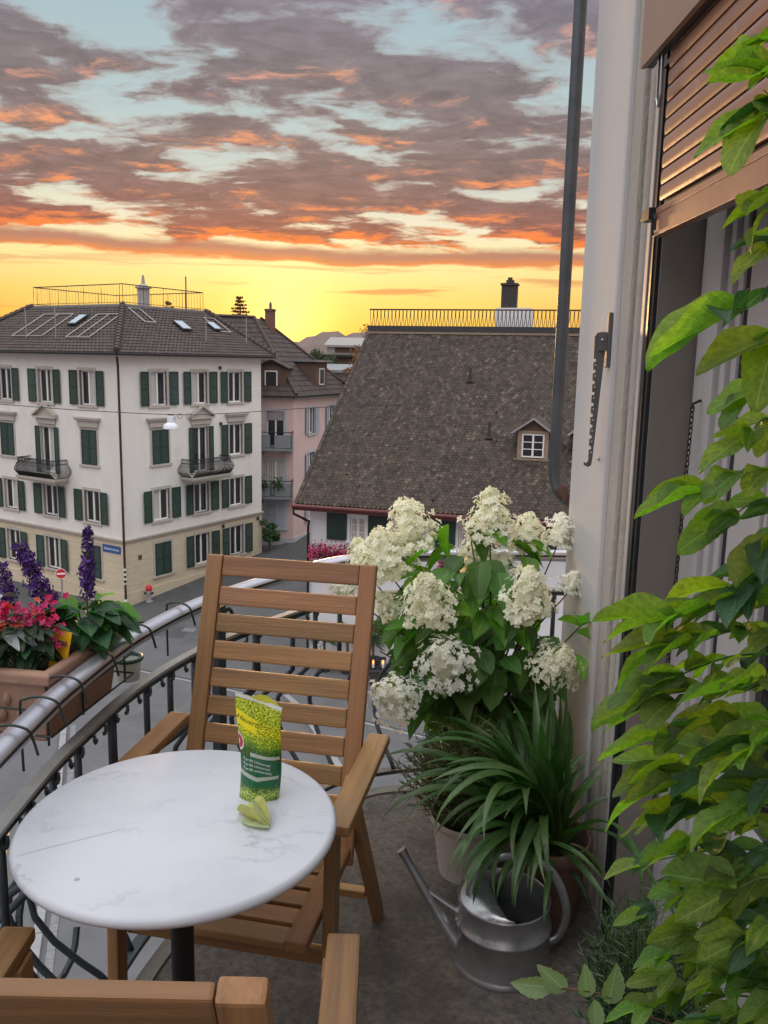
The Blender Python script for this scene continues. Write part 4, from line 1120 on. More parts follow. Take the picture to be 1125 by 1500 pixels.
    # big ring-shaped scrolls hanging in the belly
    for k in (16, 24, 32, 40):
        p, tt, o = st[k]; M = Matrix.Identity(4)
        for r_ in range(3): M[r_][0] = tt[r_]; M[r_][1] = o[r_]
        M.translation = p
        b = MB(); b.tube([(.12 * math.cos(a), .15 + .03 * math.sin(a), .20 + .14 * math.sin(a)) for a in [j * 2 * PI / 20 for j in range(19)]], .0085, 8); b.obj('belly_scroll', 'iron_blue', t, smooth=True, M=M)
railing()

# ---------------------------------------------------------------- the house on the right: wall, door opening, roller shutter
XW = .62
def own_house():
    t = thing('balcony_house', 'grey rendered house wall with stone door surround and half lowered brown roller shutter', 'house', (0, 0, 0))
    b = MB(); b.box(XW, 1.6, 2.375, 2.81, -12.5, 6.5); w = b.obj('wall_pier', 'wall_render', t, bevel=.012)
    b = MB(); b.box(XW, 1.6, -6, .35, -12.5, 6.5); b.box(XW + .3, 1.6, .35, 2.375, -12.5, -.16); b.box(XW, 1.6, .35, 2.375, 2.75, 6.5); b.obj('wall', 'wall_render', t)
    b = MB(); b.box(1.6, 9, -6, 2.81, -12.5, 6.5); b.obj('wall_body', 'wall_render', t)
    # stone surround in steps: flat, hollow, roll, lip
    b = MB(); b.box(XW + .012, 1.1, 2.285, 2.373, -.02, 2.745); b.box(XW + .05, 1.1, 2.215, 2.285, -.02, 2.745); b.box(XW + .022, 1.1, 2.150, 2.215, -.02, 2.745)
    b.obj('door_surround', 'jamb_stone', t, bevel=.008)
    b = MB(); b.tube([(XW + .036, 2.256, -.02), (XW + .036, 2.256, 2.745)], .016, 10); b.obj('surround_roll', 'jamb_stone', t, smooth=True)
    b = MB(); b.box(XW + .006, XW + .05, 2.126, 2.148, -.02, 2.745); b.obj('steel_angle', 'door_white', t)
    b = MB(); b.box(XW + .008, XW + .021, 2.098, 2.124, -.02, 2.745); b.box(XW + .012, XW + .021, 2.078, 2.098, -.02, 2.745); b.obj('guide_rail', 'guide_dark', t)
    b = MB(); b.box(XW + .0215, XW + .235, 2.072, 2.122, -.02, 2.745); b.obj('reveal', 'reveal_plaster_shaded', t)
    b = MB(); b.box(XW + .01, 1.3, .35, 2.0, -.16, .045); b.obj('door_sill', 'concrete_edge', t, bevel=.01)
    # white door frame and the white leaf behind it
    b = MB(); x = XW + .117
    b.box(x, x + .05, 1.945, 2.061, .045, 2.9); b.box(x + .014, x + .06, 1.915, 1.945, .045, 2.9); b.box(x + .026, x + .07, 1.885, 1.915, .045, 2.9); b.obj('door_frame', 'door_white', t, bevel=.004)
    b = MB(); b.box(x + .034, x + .08, 1.855, 1.885, .045, 2.9); b.obj('door_gap_shade', 'guide_dark', t)  # solid near-black bar standing in for shade between frame and leaf
    b = MB(); b.box(x + .028, x + .075, 1.70, 1.853, .045, 2.9); b.box(x + .036, x + .075, 1.684, 1.70, .045, 2.9); b.box(x + .028, x + .075, .95, 1.684, .045, .60)
    dl = b.obj('door_leaf', 'door_white', t, bevel=.004)
    b = MB(); b.box(x + .05, x + .058, .95, 1.684, .60, 2.9); b.obj('pane', 'glass_dark', dl)
    b = MB(); b.box(x + .03, x + .08, .35, .95, .045, 2.9); b.obj('door_leaf', 'door_white', t)
    b = MB(); b.box(x + .20, 1.5, .36, 2.06, -.16, 2.74); b.obj('room_darkness_block', 'guide_dark', t)  # near-black box whose colour stands in for the unlit room
    # roller shutter: hood box, slats, bottom bar
    b = MB(); x0 = XW - .05; q = [(x0, 2.226), (x0, 3.2), (XW + .14, 3.2), (XW + .14, 2.9), (x0 + .012, 2.9), (x0 + .012, 2.226)]
    b.add([(xx, .3, z) for xx, z in q] + [(xx, 2.105, z) for xx, z in q], [tuple(range(6)), tuple(range(6, 12))] + [(i, (i + 1) % 6, 6 + (i + 1) % 6, 6 + i) for i in range(6)])
    rs = b.obj('shutter_hood', 'shutter_box', t)
    b = MB(); b.box(x0 + .013, XW - .022, .3, 2.100, 2.226, 2.236); b.box(XW + .001, XW + .10, .3, 2.100, 2.226, 2.236); b.obj('hood_shade_plate', 'guide_dark', rs)  # near-black plates added for the darkness under the open hood
    sm_ = MB(); n = 7; pr = []
    for i in range(n + 1):
        u = i / n; pr.append((-.0022 * min(1, 4 * u, 4 * (1 - u)) ** .7, .0005 + .0285 * u))
    vs = [(x_, .32, z_) for x_, z_ in pr] + [(x_, 1.985, z_) for x_, z_ in pr]
    sm_.add(vs, [(i, i + 1, n + 2 + i, n + 1 + i) for i in range(n)])
    sm_.box(.001, .006, .32, 1.985, .0, .0305); sl = sm_.mesh('shutter_slat', 'shutter_brown', True, auto=50)
    bk = MB(); bk.box(.004, .010, .33, 1.98, 0, .5); 
    xs = XW - .018
    for i in range(13): put(sl, 'shutter_slat', rs, loc=(xs, 0, 1.915 + .0345 * i))
    b = MB(); b.box(xs + .008, xs + .011, .33, 1.98, 1.9, 2.36); b.obj('slat_joint', 'guide_dark', rs)
    b = MB(); b.box(xs - .006, xs + .016, .31, 1.992, 1.838, 1.900); b.box(xs - .010, xs - .006, .31, 1.992, 1.838, 1.846); b.box(xs - .0075, xs - .006, .31, 1.992, 1.886, 1.888); b.obj('bottom_bar', 'shutter_brown', rs, bevel=.0015)
    b = MB(); b.box(xs - .022, xs - .004, 1.99, 2.04, 1.876, 1.902); b.tube([(xs - .013, 2.04, 1.888), (xs - .013, 2.065, 1.886)], .006, 8); b.obj('stop_bolt', 'guide_dark', rs)
    b = MB(); b.tube([(xs - .012, 1.985, 1.84), (xs - .012, 1.99, 1.874), (xs - .012, 1.978, 1.884), (xs - .012, 1.970, 1.874), (xs - .012, 1.970, 1.85)], .003, 6); b.obj('pull_loop', 'iron_black', rs)
    b = MB(); b.tube([(xs - .012, 2.03, 2.23), (xs - .012, 2.025, 2.14), (xs - .012, 2.012, 2.12), (xs - .012, 2.0, 2.14), (xs - .012, 2.005, 2.23)], .0035, 6); b.obj('wire_loop', 'steel_bolt', rs)
own_house()

# toothed iron bracket on the pier
def toothed_bracket():
    t = thing('awning_bracket', 'grey toothed iron bracket hanging on the rendered wall pier', 'bracket', (XW, 2.40, 1.62))
    b = MB(); b.box(-.012, -.001, -.012, .012, -.075, .075); b.box(-.034, -.012, -.010, .010, -.03, .022); b.obj('wall_plate', 'iron_rail', t, bevel=.002)
    b = MB(); top, bot, n = .020, -.345, 9; L = top - bot
    out = lambda z: .046 - .004 * (top - z) / L          # outer, toothed edge (distance from the wall)
    inn = lambda z: .012 + .020 * (top - z) / L
    poly = [(inn(top), top), (out(top) - .008, top), (out(top), top - .012)]
    for i in range(n):
        z = top - .07 - i * (L - .09) / n; o = out(z)
        poly += [(o, z), (o - .0065, z - .002), (o - .0065, z - .009), (o, z - .011)]
    zb_ = bot + .012
    poly += [(out(zb_), zb_), (out(zb_) + .004, bot + .002), (out(zb_) + .012, bot + .004), (out(zb_) + .012, bot - .004), (out(zb_), bot - .010), (inn(zb_) + .002, bot - .004), (inn(zb_), bot + .012)]
    nn = len(poly); vs = [(-x, -.003, z) for x, z in poly] + [(-x, .003, z) for x, z in poly]
    b.add(vs, [tuple(range(nn)), tuple(range(nn, 2 * nn))[::-1]] + [(i, (i + 1) % nn, nn + (i + 1) % nn, nn + i) for i in range(nn)])
    b.obj('toothed_bar', 'iron_rail', t)
    for i in range(n):
        z = top - .088 - i * (L - .09) / n; b = MB(); b.lathe([(.0024, 0), (.0024, .0006)], 8, Matrix.Translation((-out(z) + .006, -.003, z)) @ Matrix.Rotation(R(90), 4, 'X')); b.obj('hole', 'wall_render', t)
    b = MB(); b.lathe([(.004, 0), (.004, .003), (.002, .005)], 8, Matrix.Translation((-.026, -.0105, .0)) @ Matrix.Rotation(R(90), 4, 'X')); b.obj('rivet', 'steel_bolt', t, smooth=True)
mat('iron_rail', (.12, .12, .118), .6, .15, 14, .2, 80, metal=.3)
toothed_bracket()
b = MB(); b.lathe([(.006, 0), (.006, .004), (.002, .007)], 10, Matrix.Translation((XW, 2.44, 1.285)) @ Matrix.Rotation(R(-90), 4, 'Y'))
tag(b.obj('wall_screw', 'steel_bolt', smooth=True), 'small round screw head on the wall pier below the toothed bracket', 'screw')

def drainpipe():
    t = thing('drainpipe', 'dark grey square drainpipe rising past the corner of the wall pier', 'pipe', (.60, 2.98, 1.1))
    b = MB(); b.tube([(0, 0, 5), (0, 0, .12), (.006, -.002, .04), (.026, -.012, -.02), (.05, -.04, -.05)], .0235, 4); 
    b = MB(); pts = [(0, 0, 5), (0, 0, .10), (.004, -.002, .05), (.016, -.010, .012), (.035, -.03, -.012), (.05, -.06, -.02)]
    b.tube(pts, .0215, 16, flat=(1.0, .85)); b.obj('pipe', 'pipe_zinc', t, smooth=True, auto=60)
    b = MB(); b.tube([(.022, -.02, .018), (.045, -.05, -.008)], [.0245, .0245], 14); b.box(.035, .10, -.085, -.055, -.022, .012); b.tube([(.03, -.075, -.02), (.03, -.055, .03)], .008, 6); b.obj('pipe_clamp', 'rust', t, smooth=True, auto=40)
drainpipe()

def chain():
    t = thing('hanging_chain', 'thin rusty chain hanging in front of the white door frame', 'chain', (XW + .095, 1.99, 1.455))
    lm = MB(); lm.tube([(.0042 * math.cos(a), 0, .0085 * math.sin(a)) for a in [j * 2 * PI / 10 for j in range(11)]], .0016, 5); me = lm.mesh('link', 'chain_iron', True)
    for i in range(78): put(me, 'link', t, M=Matrix.Translation((-.00025 * i, -.0002 * i, -.0128 * i)) @ Matrix.Rotation(R(90) * (i % 2) + .3, 4, 'Z'))
    b = MB(); b.tube([(.02, .006, .02), (.0, .0, .012), (0, 0, 0)], .003, 6); b.obj('hook', 'chain_iron', t)
chain()

# ---------------------------------------------------------------- marble bistro table
def bistro_table():
    t = thing('bistro_table', 'round white marble bistro table on a black iron column', 'table', (-.357, 1.405, 0))
    b = MB(); r_ = .283; b.lathe([(r_ - .05, .7095), (r_ - .012, .7095), (r_ - .003, .712), (r_, .717), (r_, .722), (r_ - .004, .728), (r_ - .010, .730), (0.001, .730)], 96); b.obj('tabletop', 'marble', t, smooth=True, auto=50)
    b = MB(); b.lathe([(.16, .700), (.16, .7093)], 32); b.box(-.2, .2, -.015, .015, .69, .700); b.box(-.015, .015, -.2, .2, .69, .7); b.obj('top_plate', 'iron_black', t)
    b = MB(); b.lathe([(.021, .03), (.021, .69)], 20); b.obj('column', 'iron_black', t, smooth=True)
    b = MB(); b.lathe([(.20, .0), (.20, .012), (.12, .024), (.04, .035), (.03, .06)], 36); b.obj('foot', 'iron_black', t, smooth=True, auto=40)
bistro_table()

# ---------------------------------------------------------------- folding wooden armchairs
def armchair(loc, rz, label, top=(.13, 1.046)):
    t = thing('folding_armchair', label, 'chair', loc, rz, 'wooden balcony armchairs')
    st, zt = top; zb, sb = .36, -.092
    def back(z): return sb + (st - sb) * (z - zb) / (zt - zb)
    bn = Vector((0, zt - zb, -(st - sb))).normalized()
    for s in (1, -1):
        bar('back_post', (s * .2035, back(zb), zb), (s * .2035, back(zt), zt), .043, .024, 'acacia', t, up=bn, bevel=.005)
    dz = .0655
    for i in range(10):
        z = zt - (.026 if i == 0 else .034) - dz * i
        bar('back_slat', (-.181, back(z) - .001, z), (.181, back(z) - .001, z), .047 if i else .052, .016, 'acacia', t, up=(0, bn.y, bn.z), bevel=.004) if False else put(slat_mesh(.362, .016, .052 if i == 0 else .047), 'back_slat', t, M=slat_M(0, back(z), z, math.atan2(st - sb, zt - zb)))
    for s in (1, -1):
        bar('armrest', (s * .262, .02, .640), (s * .262, -.395, .630), .054, .024, 'acacia', t, bevel=.006)
        bar('front_leg', (s * .243, -.345, .618), (s * .243, -.372, .0), .026, .045, 'acacia', t, up=(0, 1, 0), bevel=.004)
        bar('rear_leg', (s * .226, -.145, .600), (s * .226, .232, .0), .026, .044, 'acacia', t, up=(0, 1, .6), bevel=.004)
        bar('seat_rail', (s * .197, -.455, .404), (s * .197, .0, .388), .046, .026, 'acacia', t, bevel=.005)
        b = MB(); b.lathe([(.006, 0), (.006, .004), (.003, .006)], 10, Matrix.Translation((s * .178, back(.55), .55)) @ Matrix.Rotation(R(-90 * s), 4, 'Y')); b.obj('bolt', 'steel_bolt', t, smooth=True)
    for i in range(7):
        y = -.428 + i * .064; z = .402 - i * .0022
        bar('seat_slat', (-.174, y, z), (.174, y, z), .049, .018, 'acacia', t, bevel=.004)
    bar('stretcher', (-.21, .135, .135), (.21, .135, .135), .030, .022, 'acacia', t, bevel=.004)
    bar('stretcher', (-.23, -.33, .30), (.23, -.33, .30), .022, .034, 'acacia', t, bevel=.004)
    return t
_slm = {}
def slat_mesh(L, th, h):
    if (L, th, h) not in _slm:
        b = MB(); b.box(-L / 2, L / 2, -th / 2, th / 2, -h / 2, h / 2); _slm[(L, th, h)] = b.mesh('back_slat', 'acacia', bevel=.004)
    return _slm[(L, th, h)]
def slat_M(x, y, z, lean):
    return Matrix.Translation((x, y, z)) @ Matrix.Rotation(-lean, 4, 'X')
armchair((-.26, 1.98, 0), math.atan2(-.2, .98), 'wooden slatted armchair facing the camera behind the marble table')
armchair((-.312, .83, 0), PI, 'wooden armchair in front of the table, seen from behind above its top rail', top=(.215, 1.04))

# ---------------------------------------------------------------- watering can
def watering_can():
    t = thing('watering_can', 'galvanised metal watering can with long spout under the strap leaved plant', 'watering can', (.335, 2.005, 0), R(8))
    r_ = .126
    b = MB(); b.lathe([(r_ + .004, .0), (r_ + .006, .006), (r_ + .001, .013), (r_, .02), (r_ - .004, .105), (r_ + .000, .109), (r_ + .000, .115), (r_ - .004, .119), (r_ - .008, .176), (r_ - .005, .180), (r_ - .007, .184), (r_ - .010, .180), (r_ - .008, .02), (.001, .015)], 48, capt=False); b.obj('body', 'can_zinc', t, smooth=True, auto=60)
    b = MB(); n = 28; vs = [] # curved cover plate over the half on the spout side
    rr = r_ - .009
    for i in range(n + 1):
        a = R(92) + (R(268) - R(92)) * i / n; vs.append((rr * math.cos(a), rr * math.sin(a), .179))
        f = math.sin(PI * i / n); vs.append((-.008 - .028 * f + .0 * f, rr * math.sin(a) * .985, .179 + .020 * f))
    vs2 = []
    for i in range(n + 1):
        o, q = Vector(vs[2 * i]), Vector(vs[2 * i + 1])
        for k in range(6):
            s = k / 5; p = o.lerp(q, s); p.z += .010 * math.sin(PI * s); vs2.append(p)
    b.add(vs2, [(i * 6 + k, i * 6 + k + 1, (i + 1) * 6 + k + 1, (i + 1) * 6 + k) for i in range(n) for k in range(5)]); b.obj('cover_plate', 'can_zinc', t, smooth=True)
    b = MB(); b.lathe([(.001, .035), (r_ - .010, .035)], 36, capt=False); b.obj('water', 'glass_dark', t)
    b = MB(); b.tube([(-.115, .01, .040), (-.165, .035, .115), (-.225, .065, .215), (-.258, .080, .272)], [.021, .0155, .0115, .0105], 16); b.tube([(-.254, .078, .266), (-.262, .082, .278)], [.0125, .0135], 16); b.obj('spout', 'can_zinc', t, smooth=True, auto=50)
    b = MB(); b.tube([(-.118, .012, .135), (-.205, .056, .182)], .0065, 8); b.obj('brace', 'can_zinc', t, smooth=True)
    b = MB(); pts = [Vector((-.085, 0, .172)), Vector((-.090, 0, .215)), Vector((-.065, 0, .265)), Vector((-.005, 0, .292)), Vector((.07, 0, .280)), Vector((.130, 0, .234)), Vector((.166, 0, .155)), Vector((.172, 0, .10)), Vector((.155, 0, .05)), Vector((.125, 0, .03))]
    b.tube(curve(pts, 5), .0115, 12, flat=(1.1, .6)); b.obj('handle', 'can_zinc', t, smooth=True, auto=60)
watering_can()

# ---------------------------------------------------------------- packet and fallen leaves on the table
def packet_print():
    m = bpy.data.materials.new('packet_print'); m.use_nodes = True; MATS['packet_print'] = m; g = NG(m.node_tree)
    tc = g.n('ShaderNodeTexCoord'); U = tc.outputs['UV']; u, v, _ = g.sep(U)
    P = g.comb(u, g.m('MULTIPLY', v, 2.6), 0)
    n = g.noise(P, 23, 7, .7); n2 = g.noise(P, 5, 4, .55)
    vv = g.m('ADD', v, g.m('MULTIPLY', g.m('SUBTRACT', n2, .5), .16))
    mean = g.ramp(vv, [(0, (.16, .30, .05)), (.07, (.36, .50, .14)), (.12, (.13, .24, .07)), (.16, (.015, .12, .05)), (.43, (.012, .11, .045)), (.45, (.04, .11, .02)), (.52, (.06, .16, .02)), (.60, (.26, .42, .03)), (.70, (.55, .56, .02)), (.82, (.38, .50, .03)), (.95, (.45, .56, .06)), (1, (.50, .58, .12))])
    leaf = g.mix(g.sstep(n, .40, .62), (.12, .2, .12), (2.0, 1.75, 1.2))
    c = g.mix(g.m('MULTIPLY', g.m('SUBTRACT', 1.0, g.m('MULTIPLY', g.sstep(v, .16, .18), g.sstep(v, .445, .425))), .9), mean, g.mix(1.0, mean, leaf, 'MULTIPLY'))
    b = g.n('ShaderNodeBsdfPrincipled'); g.set(b.inputs['Base Color'], c); b.inputs['Roughness'].default_value = .33
    bn = g.n('ShaderNodeBump'); bn.inputs['Strength'].default_value = .35; bn.inputs['Distance'].default_value = .006; g.set(bn.inputs['Height'], g.noise(g.comb(u, g.m('MULTIPLY', v, 1.2), 0), 9, 3, .5)); g.set(b.inputs['Normal'], bn.outputs[0])
    o = g.n('ShaderNodeOutputMaterial'); g.nt.links.new(b.outputs[0], o.inputs[0])
packet_print()
def flatmat(name, col, rough=.35): mat(name, col, rough, .04, 30)
flatmat('print_yellow', (.80, .68, .01)); flatmat('print_dark', (.02, .06, .02)); flatmat('print_green', (.012, .125, .05)); flatmat('print_white', (.70, .74, .70)); flatmat('print_grey', (.42, .46, .40)); flatmat('print_red', (.50, .02, .07)); flatmat('packet_back', (.62, .62, .06))
def packet():
    W, H = .076, .200
    t = thing('packet', 'upright green and yellow printed plastic packet standing on the marble table', 'packet', (-.226, 1.487, .730), R(-4))
    def surf(u, v, off=0.0):
        """front of the packet: u across 0..1, v up 0..1; the sealed top slants down to the right and leans back"""
        top = .204 - .034 * max(0, u) ** 1.1
        z = v * top
        belly = .018 * math.sin(PI * min(1, max(0, u))) ** .6 * (1 - v ** 2.2) + .004 * math.sin(9 * v + 4 * u) * math.sin(PI * min(max(u, 0), 1))
        x = (u - .5) * (W + .009 * v ** 2) + .004 * math.sin(5 * v)
        y = -belly - off + .030 * v * v * (.4 + .6 * u)
        return Vector((x, y, z))
    nu, nv = 18, 36; b = MB(); b.uv = []
    for j in range(nv + 1):
        for i in range(nu + 1):
            b.v.append(surf(i / nu, j / nv)); b.uv.append((i / nu, j / nv))
    b.f = [(j * (nu + 1) + i, j * (nu + 1) + i + 1, (j + 1) * (nu + 1) + i + 1, (j + 1) * (nu + 1) + i) for j in range(nv) for i in range(nu)]
    b.obj('packet_front', 'packet_print', t, smooth=True, auto=None, recalc=False)
    b = MB()
    for j in range(nv + 1):
        for i in range(nu + 1):
            u, v = i / nu, j / nv; p = surf(u, v); bel = .026 * math.sin(PI * u) ** .6 * (1 - v ** 2.2); b.v.append(Vector((p.x, bel + .0008 + .030 * v * v * (.4 + .6 * u), p.z + (.012 * math.sin(PI * min(1, max(0, (u - .35) / .6))) if .35 < u < .95 and v > .9 else 0) * (v - .9) * 10)))
    b.f = [(j * (nu + 1) + i, (j + 1) * (nu + 1) + i, (j + 1) * (nu + 1) + i + 1, j * (nu + 1) + i + 1) for j in range(nv) for i in range(nu)]
    b.f.append(tuple(i for i in range(nu + 1)))
    b.obj('packet_back', 'packet_back', t, smooth=True, auto=None, recalc=False)
    def patch(name, m, corners, off=.0004, n=8):
        b = MB(); (u0, v0), (u1, v1), (u2, v2), (u3, v3) = corners; vs = []
        for j in range(n + 1):
            for i in range(n + 1):
                s, q = i / n, j / n
                u = (1 - q) * ((1 - s) * u0 + s * u1) + q * ((1 - s) * u3 + s * u2); v = (1 - q) * ((1 - s) * v0 + s * v1) + q * ((1 - s) * v3 + s * v2); vs.append(surf(u, v, off))
        b.add(vs, [(j * (n + 1) + i, j * (n + 1) + i + 1, (j + 1) * (n + 1) + i + 1, (j + 1) * (n + 1) + i) for j in range(n) for i in range(n)]); return b.obj(name, m, t, recalc=False)
    patch('brand_patch', 'print_yellow', [(.0, .725), (.47, .680), (.51, .800), (.0, .865)])
    patch('green_panel', 'print_green', [(.01, .30), (.46, .245), (.99, .30), (.99, .415), ][:4]) if False else None
    patch('pale_band', 'print_grey', [(.27, .437), (.97, .455), (.97, .488), (.27, .478)])
    patch('white_band', 'print_grey', [(.0, .255), (.45, .205), (.45, .245), (.0, .295)]); patch('white_band', 'print_grey', [(.45, .205), (.95, .25), (.95, .285), (.45, .245)], .0005)
    patch('lower_band', 'print_green', [(.0, .165), (.97, .165), (.97, .225), (.0, .225)], .0003)
    patch('seal_strip', 'print_white', [(.0, .968), (1.0, .955), (1.0, .998), (.0, .998)], .0005)
    def disc(u, v, ru, rv, m, off, nm, a0=0, a1=2 * PI, inner=0.0):
        b = MB(); n = 28; vs = []
        for i in range(n + 1):
            a = a0 + (a1 - a0) * i / n; vs += [surf(max(0, u + ru * inner * math.cos(a)), v + rv * inner * math.sin(a), off), surf(max(0, u + ru * math.cos(a)), v + rv * math.sin(a), off)]
        b.add(vs, [(2 * i, 2 * i + 1, 2 * i + 3, 2 * i + 2) for i in range(n)]); b.obj(nm, m, t, recalc=False)
    disc(-.02, .555, .15, .088, 'print_white', .0005, 'round_badge', -PI / 2, PI / 2); disc(-.02, .555, .12, .070, 'print_red', .0008, 'badge_ring', -1.2, 1.3, .45)
    def write(s, size, u, v, m, rot=0.0, shear=0.0):
        me = text_mesh(s, 1.0, m, 'lettering', 'LEFT', 0.0, shear, 4); c, sn = math.cos(rot), math.sin(rot)
        for vx in me.vertices:
            x, y = vx.co.x * size, vx.co.y * size; x, y = x * c - y * sn, x * sn + y * c
            vx.co = surf(u + x / W, v + y / H, .0010)
        me.update(); put(me, 'lettering', t)
    write('Hauert', .0132, .0, .795, 'print_dark', -.15, .35)
    for i, s in enumerate(('Tardit Universal', 'Tardit universel', 'Tardit universale')): write(s, .0080, .08, .402 - i * .043, 'print_white', -.05)
    write('Engrais / Concime / Dünger', .0042, .18, .968, 'print_green', -.30) if False else None
packet()

def petal_leaf(name, label, M, L, Wd, curl, m):
    b = MB(); n, k = 12, 6; vs = []
    for i in range(n + 1):
        u = i / n; w = Wd * math.sin(PI * u ** .75) ** .8 * .5 + .0004
        ang = curl * (u - .3)
        for j in range(k + 1):
            s = (j / k - .5) * 2; vs.append((L * (u - .5) * math.cos(ang * .3), w * s * (1 - .25 * abs(s)), .9 * Wd * abs(s) ** 1.6 * .75 * math.sin(PI * u) + L * .10 * (u - .4) ** 2 * abs(curl) + .0007 * math.sin(14 * u + 3 * s)))
    b.add(vs, [(i * (k + 1) + j, i * (k + 1) + j + 1, (i + 1) * (k + 1) + j + 1, (i + 1) * (k + 1) + j) for i in range(n) for j in range(k)])
    zmin = min((M @ Vector(v)).z for v in vs); M = Matrix.Translation((0, 0, .7308 - zmin)) @ M
    o = b.obj(name, m, smooth=True, auto=None, recalc=False, M=M); tag(o, label, 'leaf'); return o
mat('dry_leaf', (.60, .62, .22), .55, .18, 40, .15, 80, trans=.3, transcol=(.6, .55, .15))
mat('pale_leaf', (.56, .64, .40), .55, .15, 40, .15, 80, trans=.25, transcol=(.6, .6, .3))
petal_leaf('fallen_leaf', 'yellowish fallen leaf curled flat on the marble in front of the packet', Matrix.Translation((-.222, 1.405, .73)) @ Matrix.Rotation(R(-42), 4, 'Z'), .086, .054, 1.2, 'dry_leaf')
petal_leaf('fallen_leaf', 'pale green fallen leaf standing folded on top of the yellowish one', Matrix.Translation((-.205, 1.405, .75)) @ Matrix.Rotation(R(-62), 4, 'Z') @ Matrix.Rotation(R(62), 4, 'X'), .084, .052, 1.5, 'pale_leaf')
# positions of the climber sprays (base, tip, leaflet pairs, leaflet length) and of the hydrangea heads (x, y, z, size)
WIS=[
((0.409, 0.95, 1.846), (0.339, 0.91, 1.848), 2, 0.085),
((0.402, 0.93, 1.82), (0.33, 0.89, 1.766), 3, 0.085),
((0.414, 0.97, 1.892), (0.352, 0.93, 1.877), 2, 0.07),
((0.421, 0.95, 1.73), (0.356, 0.91, 1.703), 2, 0.075),
((0.434, 0.97, 1.691), (0.366, 0.93, 1.669), 2, 0.07),
((0.412, 0.9, 1.627), (0.277, 0.86, 1.575), 2, 0.115),
((0.426, 0.93, 1.594), (0.377, 0.89, 1.547), 2, 0.1),
((0.455, 0.98, 1.536), (0.372, 0.94, 1.505), 2, 0.085),
((0.461, 1.0, 1.488), (0.361, 0.96, 1.458), 2, 0.085),
((0.466, 0.98, 1.434), (0.29, 0.94, 1.395), 3, 0.1),
((0.471, 1.0, 1.39), (0.345, 0.96, 1.37), 2, 0.09),
((0.453, 0.93, 1.371), (0.387, 0.89, 1.332), 2, 0.09),
((0.474, 0.97, 1.306), (0.345, 0.93, 1.289), 3, 0.09),
((0.481, 0.96, 1.275), (0.251, 0.92, 1.262), 4, 0.095),
((0.474, 0.94, 1.248), (0.259, 0.9, 1.237), 4, 0.1),
((0.489, 0.98, 1.21), (0.27, 0.94, 1.177), 4, 0.1),
((0.486, 0.95, 1.178), (0.251, 0.91, 1.164), 4, 0.1),
((0.506, 0.98, 1.122), (0.27, 0.94, 1.113), 4, 0.095),
((0.511, 1.0, 1.086), (0.288, 0.96, 1.055), 4, 0.09),
((0.503, 0.96, 1.069), (0.265, 0.92, 1.054), 4, 0.1),
((0.513, 0.97, 1.019), (0.286, 0.93, 1.018), 4, 0.095),
((0.443, 0.88, 1.205), (0.323, 0.84, 1.219), 3, 0.09),
((0.446, 0.86, 1.159), (0.329, 0.82, 1.152), 3, 0.11),
((0.452, 0.86, 1.103), (0.327, 0.82, 1.091), 3, 0.1),
((0.537, 1.02, 0.923), (0.293, 0.98, 0.926), 4, 0.08),
((0.496, 0.92, 0.949), (0.352, 0.88, 0.947), 3, 0.11),
((0.511, 1.05, 0.863), (0.321, 1.01, 0.826), 4, 0.07),
((0.535, 1.0, 0.858), (0.355, 0.96, 0.834), 4, 0.08),
((0.567, 1.05, 0.771), (0.346, 1.01, 0.734), 4, 0.08),
((0.525, 0.95, 0.807), (0.382, 0.91, 0.817), 4, 0.08),
((0.576, 1.05, 0.686), (0.316, 1.01, 0.692), 4, 0.075),
((0.533, 0.95, 0.739), (0.378, 0.91, 0.76), 4, 0.08),
((0.491, 0.9, 0.909), (0.381, 0.86, 0.893), 3, 0.085),
((0.525, 1.0, 0.685), (0.357, 0.96, 0.686), 4, 0.08),
((0.509, 0.95, 0.967), (0.393, 0.91, 0.971), 3, 0.08),
((0.574, 1.08, 0.834), (0.378, 1.04, 0.857), 4, 0.065),
((0.569, 1.05, 0.75), (0.412, 1.01, 0.767), 4, 0.07),
]
FL=[ (0.338, 2.62, 1.086, 1.0), (0.093, 2.66, 1.045, 1.05), (0.023, 2.6, 0.967, 1.0), (-0.047, 2.7, 0.921, 0.8), (0.462, 2.7, 1.016, 0.8), (0.143, 2.38, 0.887, 0.95), (0.422, 2.42, 0.899, 0.95), (0.192, 2.36, 0.729, 0.9), (0.51, 2.42, 0.705, 0.8), (0.068, 2.45, 0.586, 0.85), (0.578, 2.75, 1.015, 0.7), (0.381, 2.6, 0.931, 0.5), (0.04, 2.62, 0.807, 0.6), (-0.106, 2.7, 0.832, 0.6), (0.314, 2.75, 0.956, 0.8), (0.593, 2.6, 0.88, 0.45)]
# ---------------------------------------------------------------- plants on the balcony
mat('wisteria_leaf', (.150, .225, .055), .34, .30, 14, .4, 45, rnd=.34, huernd=.028, trans=.48, transcol=(.38, .54, .05), veins=True, spots=(26, (.60, .74), (.20, .17, .05), .45))
mat('wisteria_dark', (.050, .110, .055), .30, .25, 14, .4, 45, rnd=.30, huernd=.02, trans=.25, transcol=(.22, .36, .05), veins=True)
mat('hydrangea_leaf', (.068, .145, .028), .45, .25, 22, .3, 60, rnd=.30, huernd=.02, trans=.30, transcol=(.26, .42, .04), veins=True)
mat('hydrangea_fresh', (.10, .22, .03), .45, .2, 22, .25, 60, rnd=.2, huernd=.015, trans=.42, transcol=(.45, .65, .05), veins=True)
mat('petal_cream', (.95, .94, .79), .6, .03, 30, trans=.40, transcol=(.98, .97, .80), island=.03)
mat('petal_white', (.95, .95, .88), .6, .02, 30, trans=.40, transcol=(.98, .98, .93), island=.03)
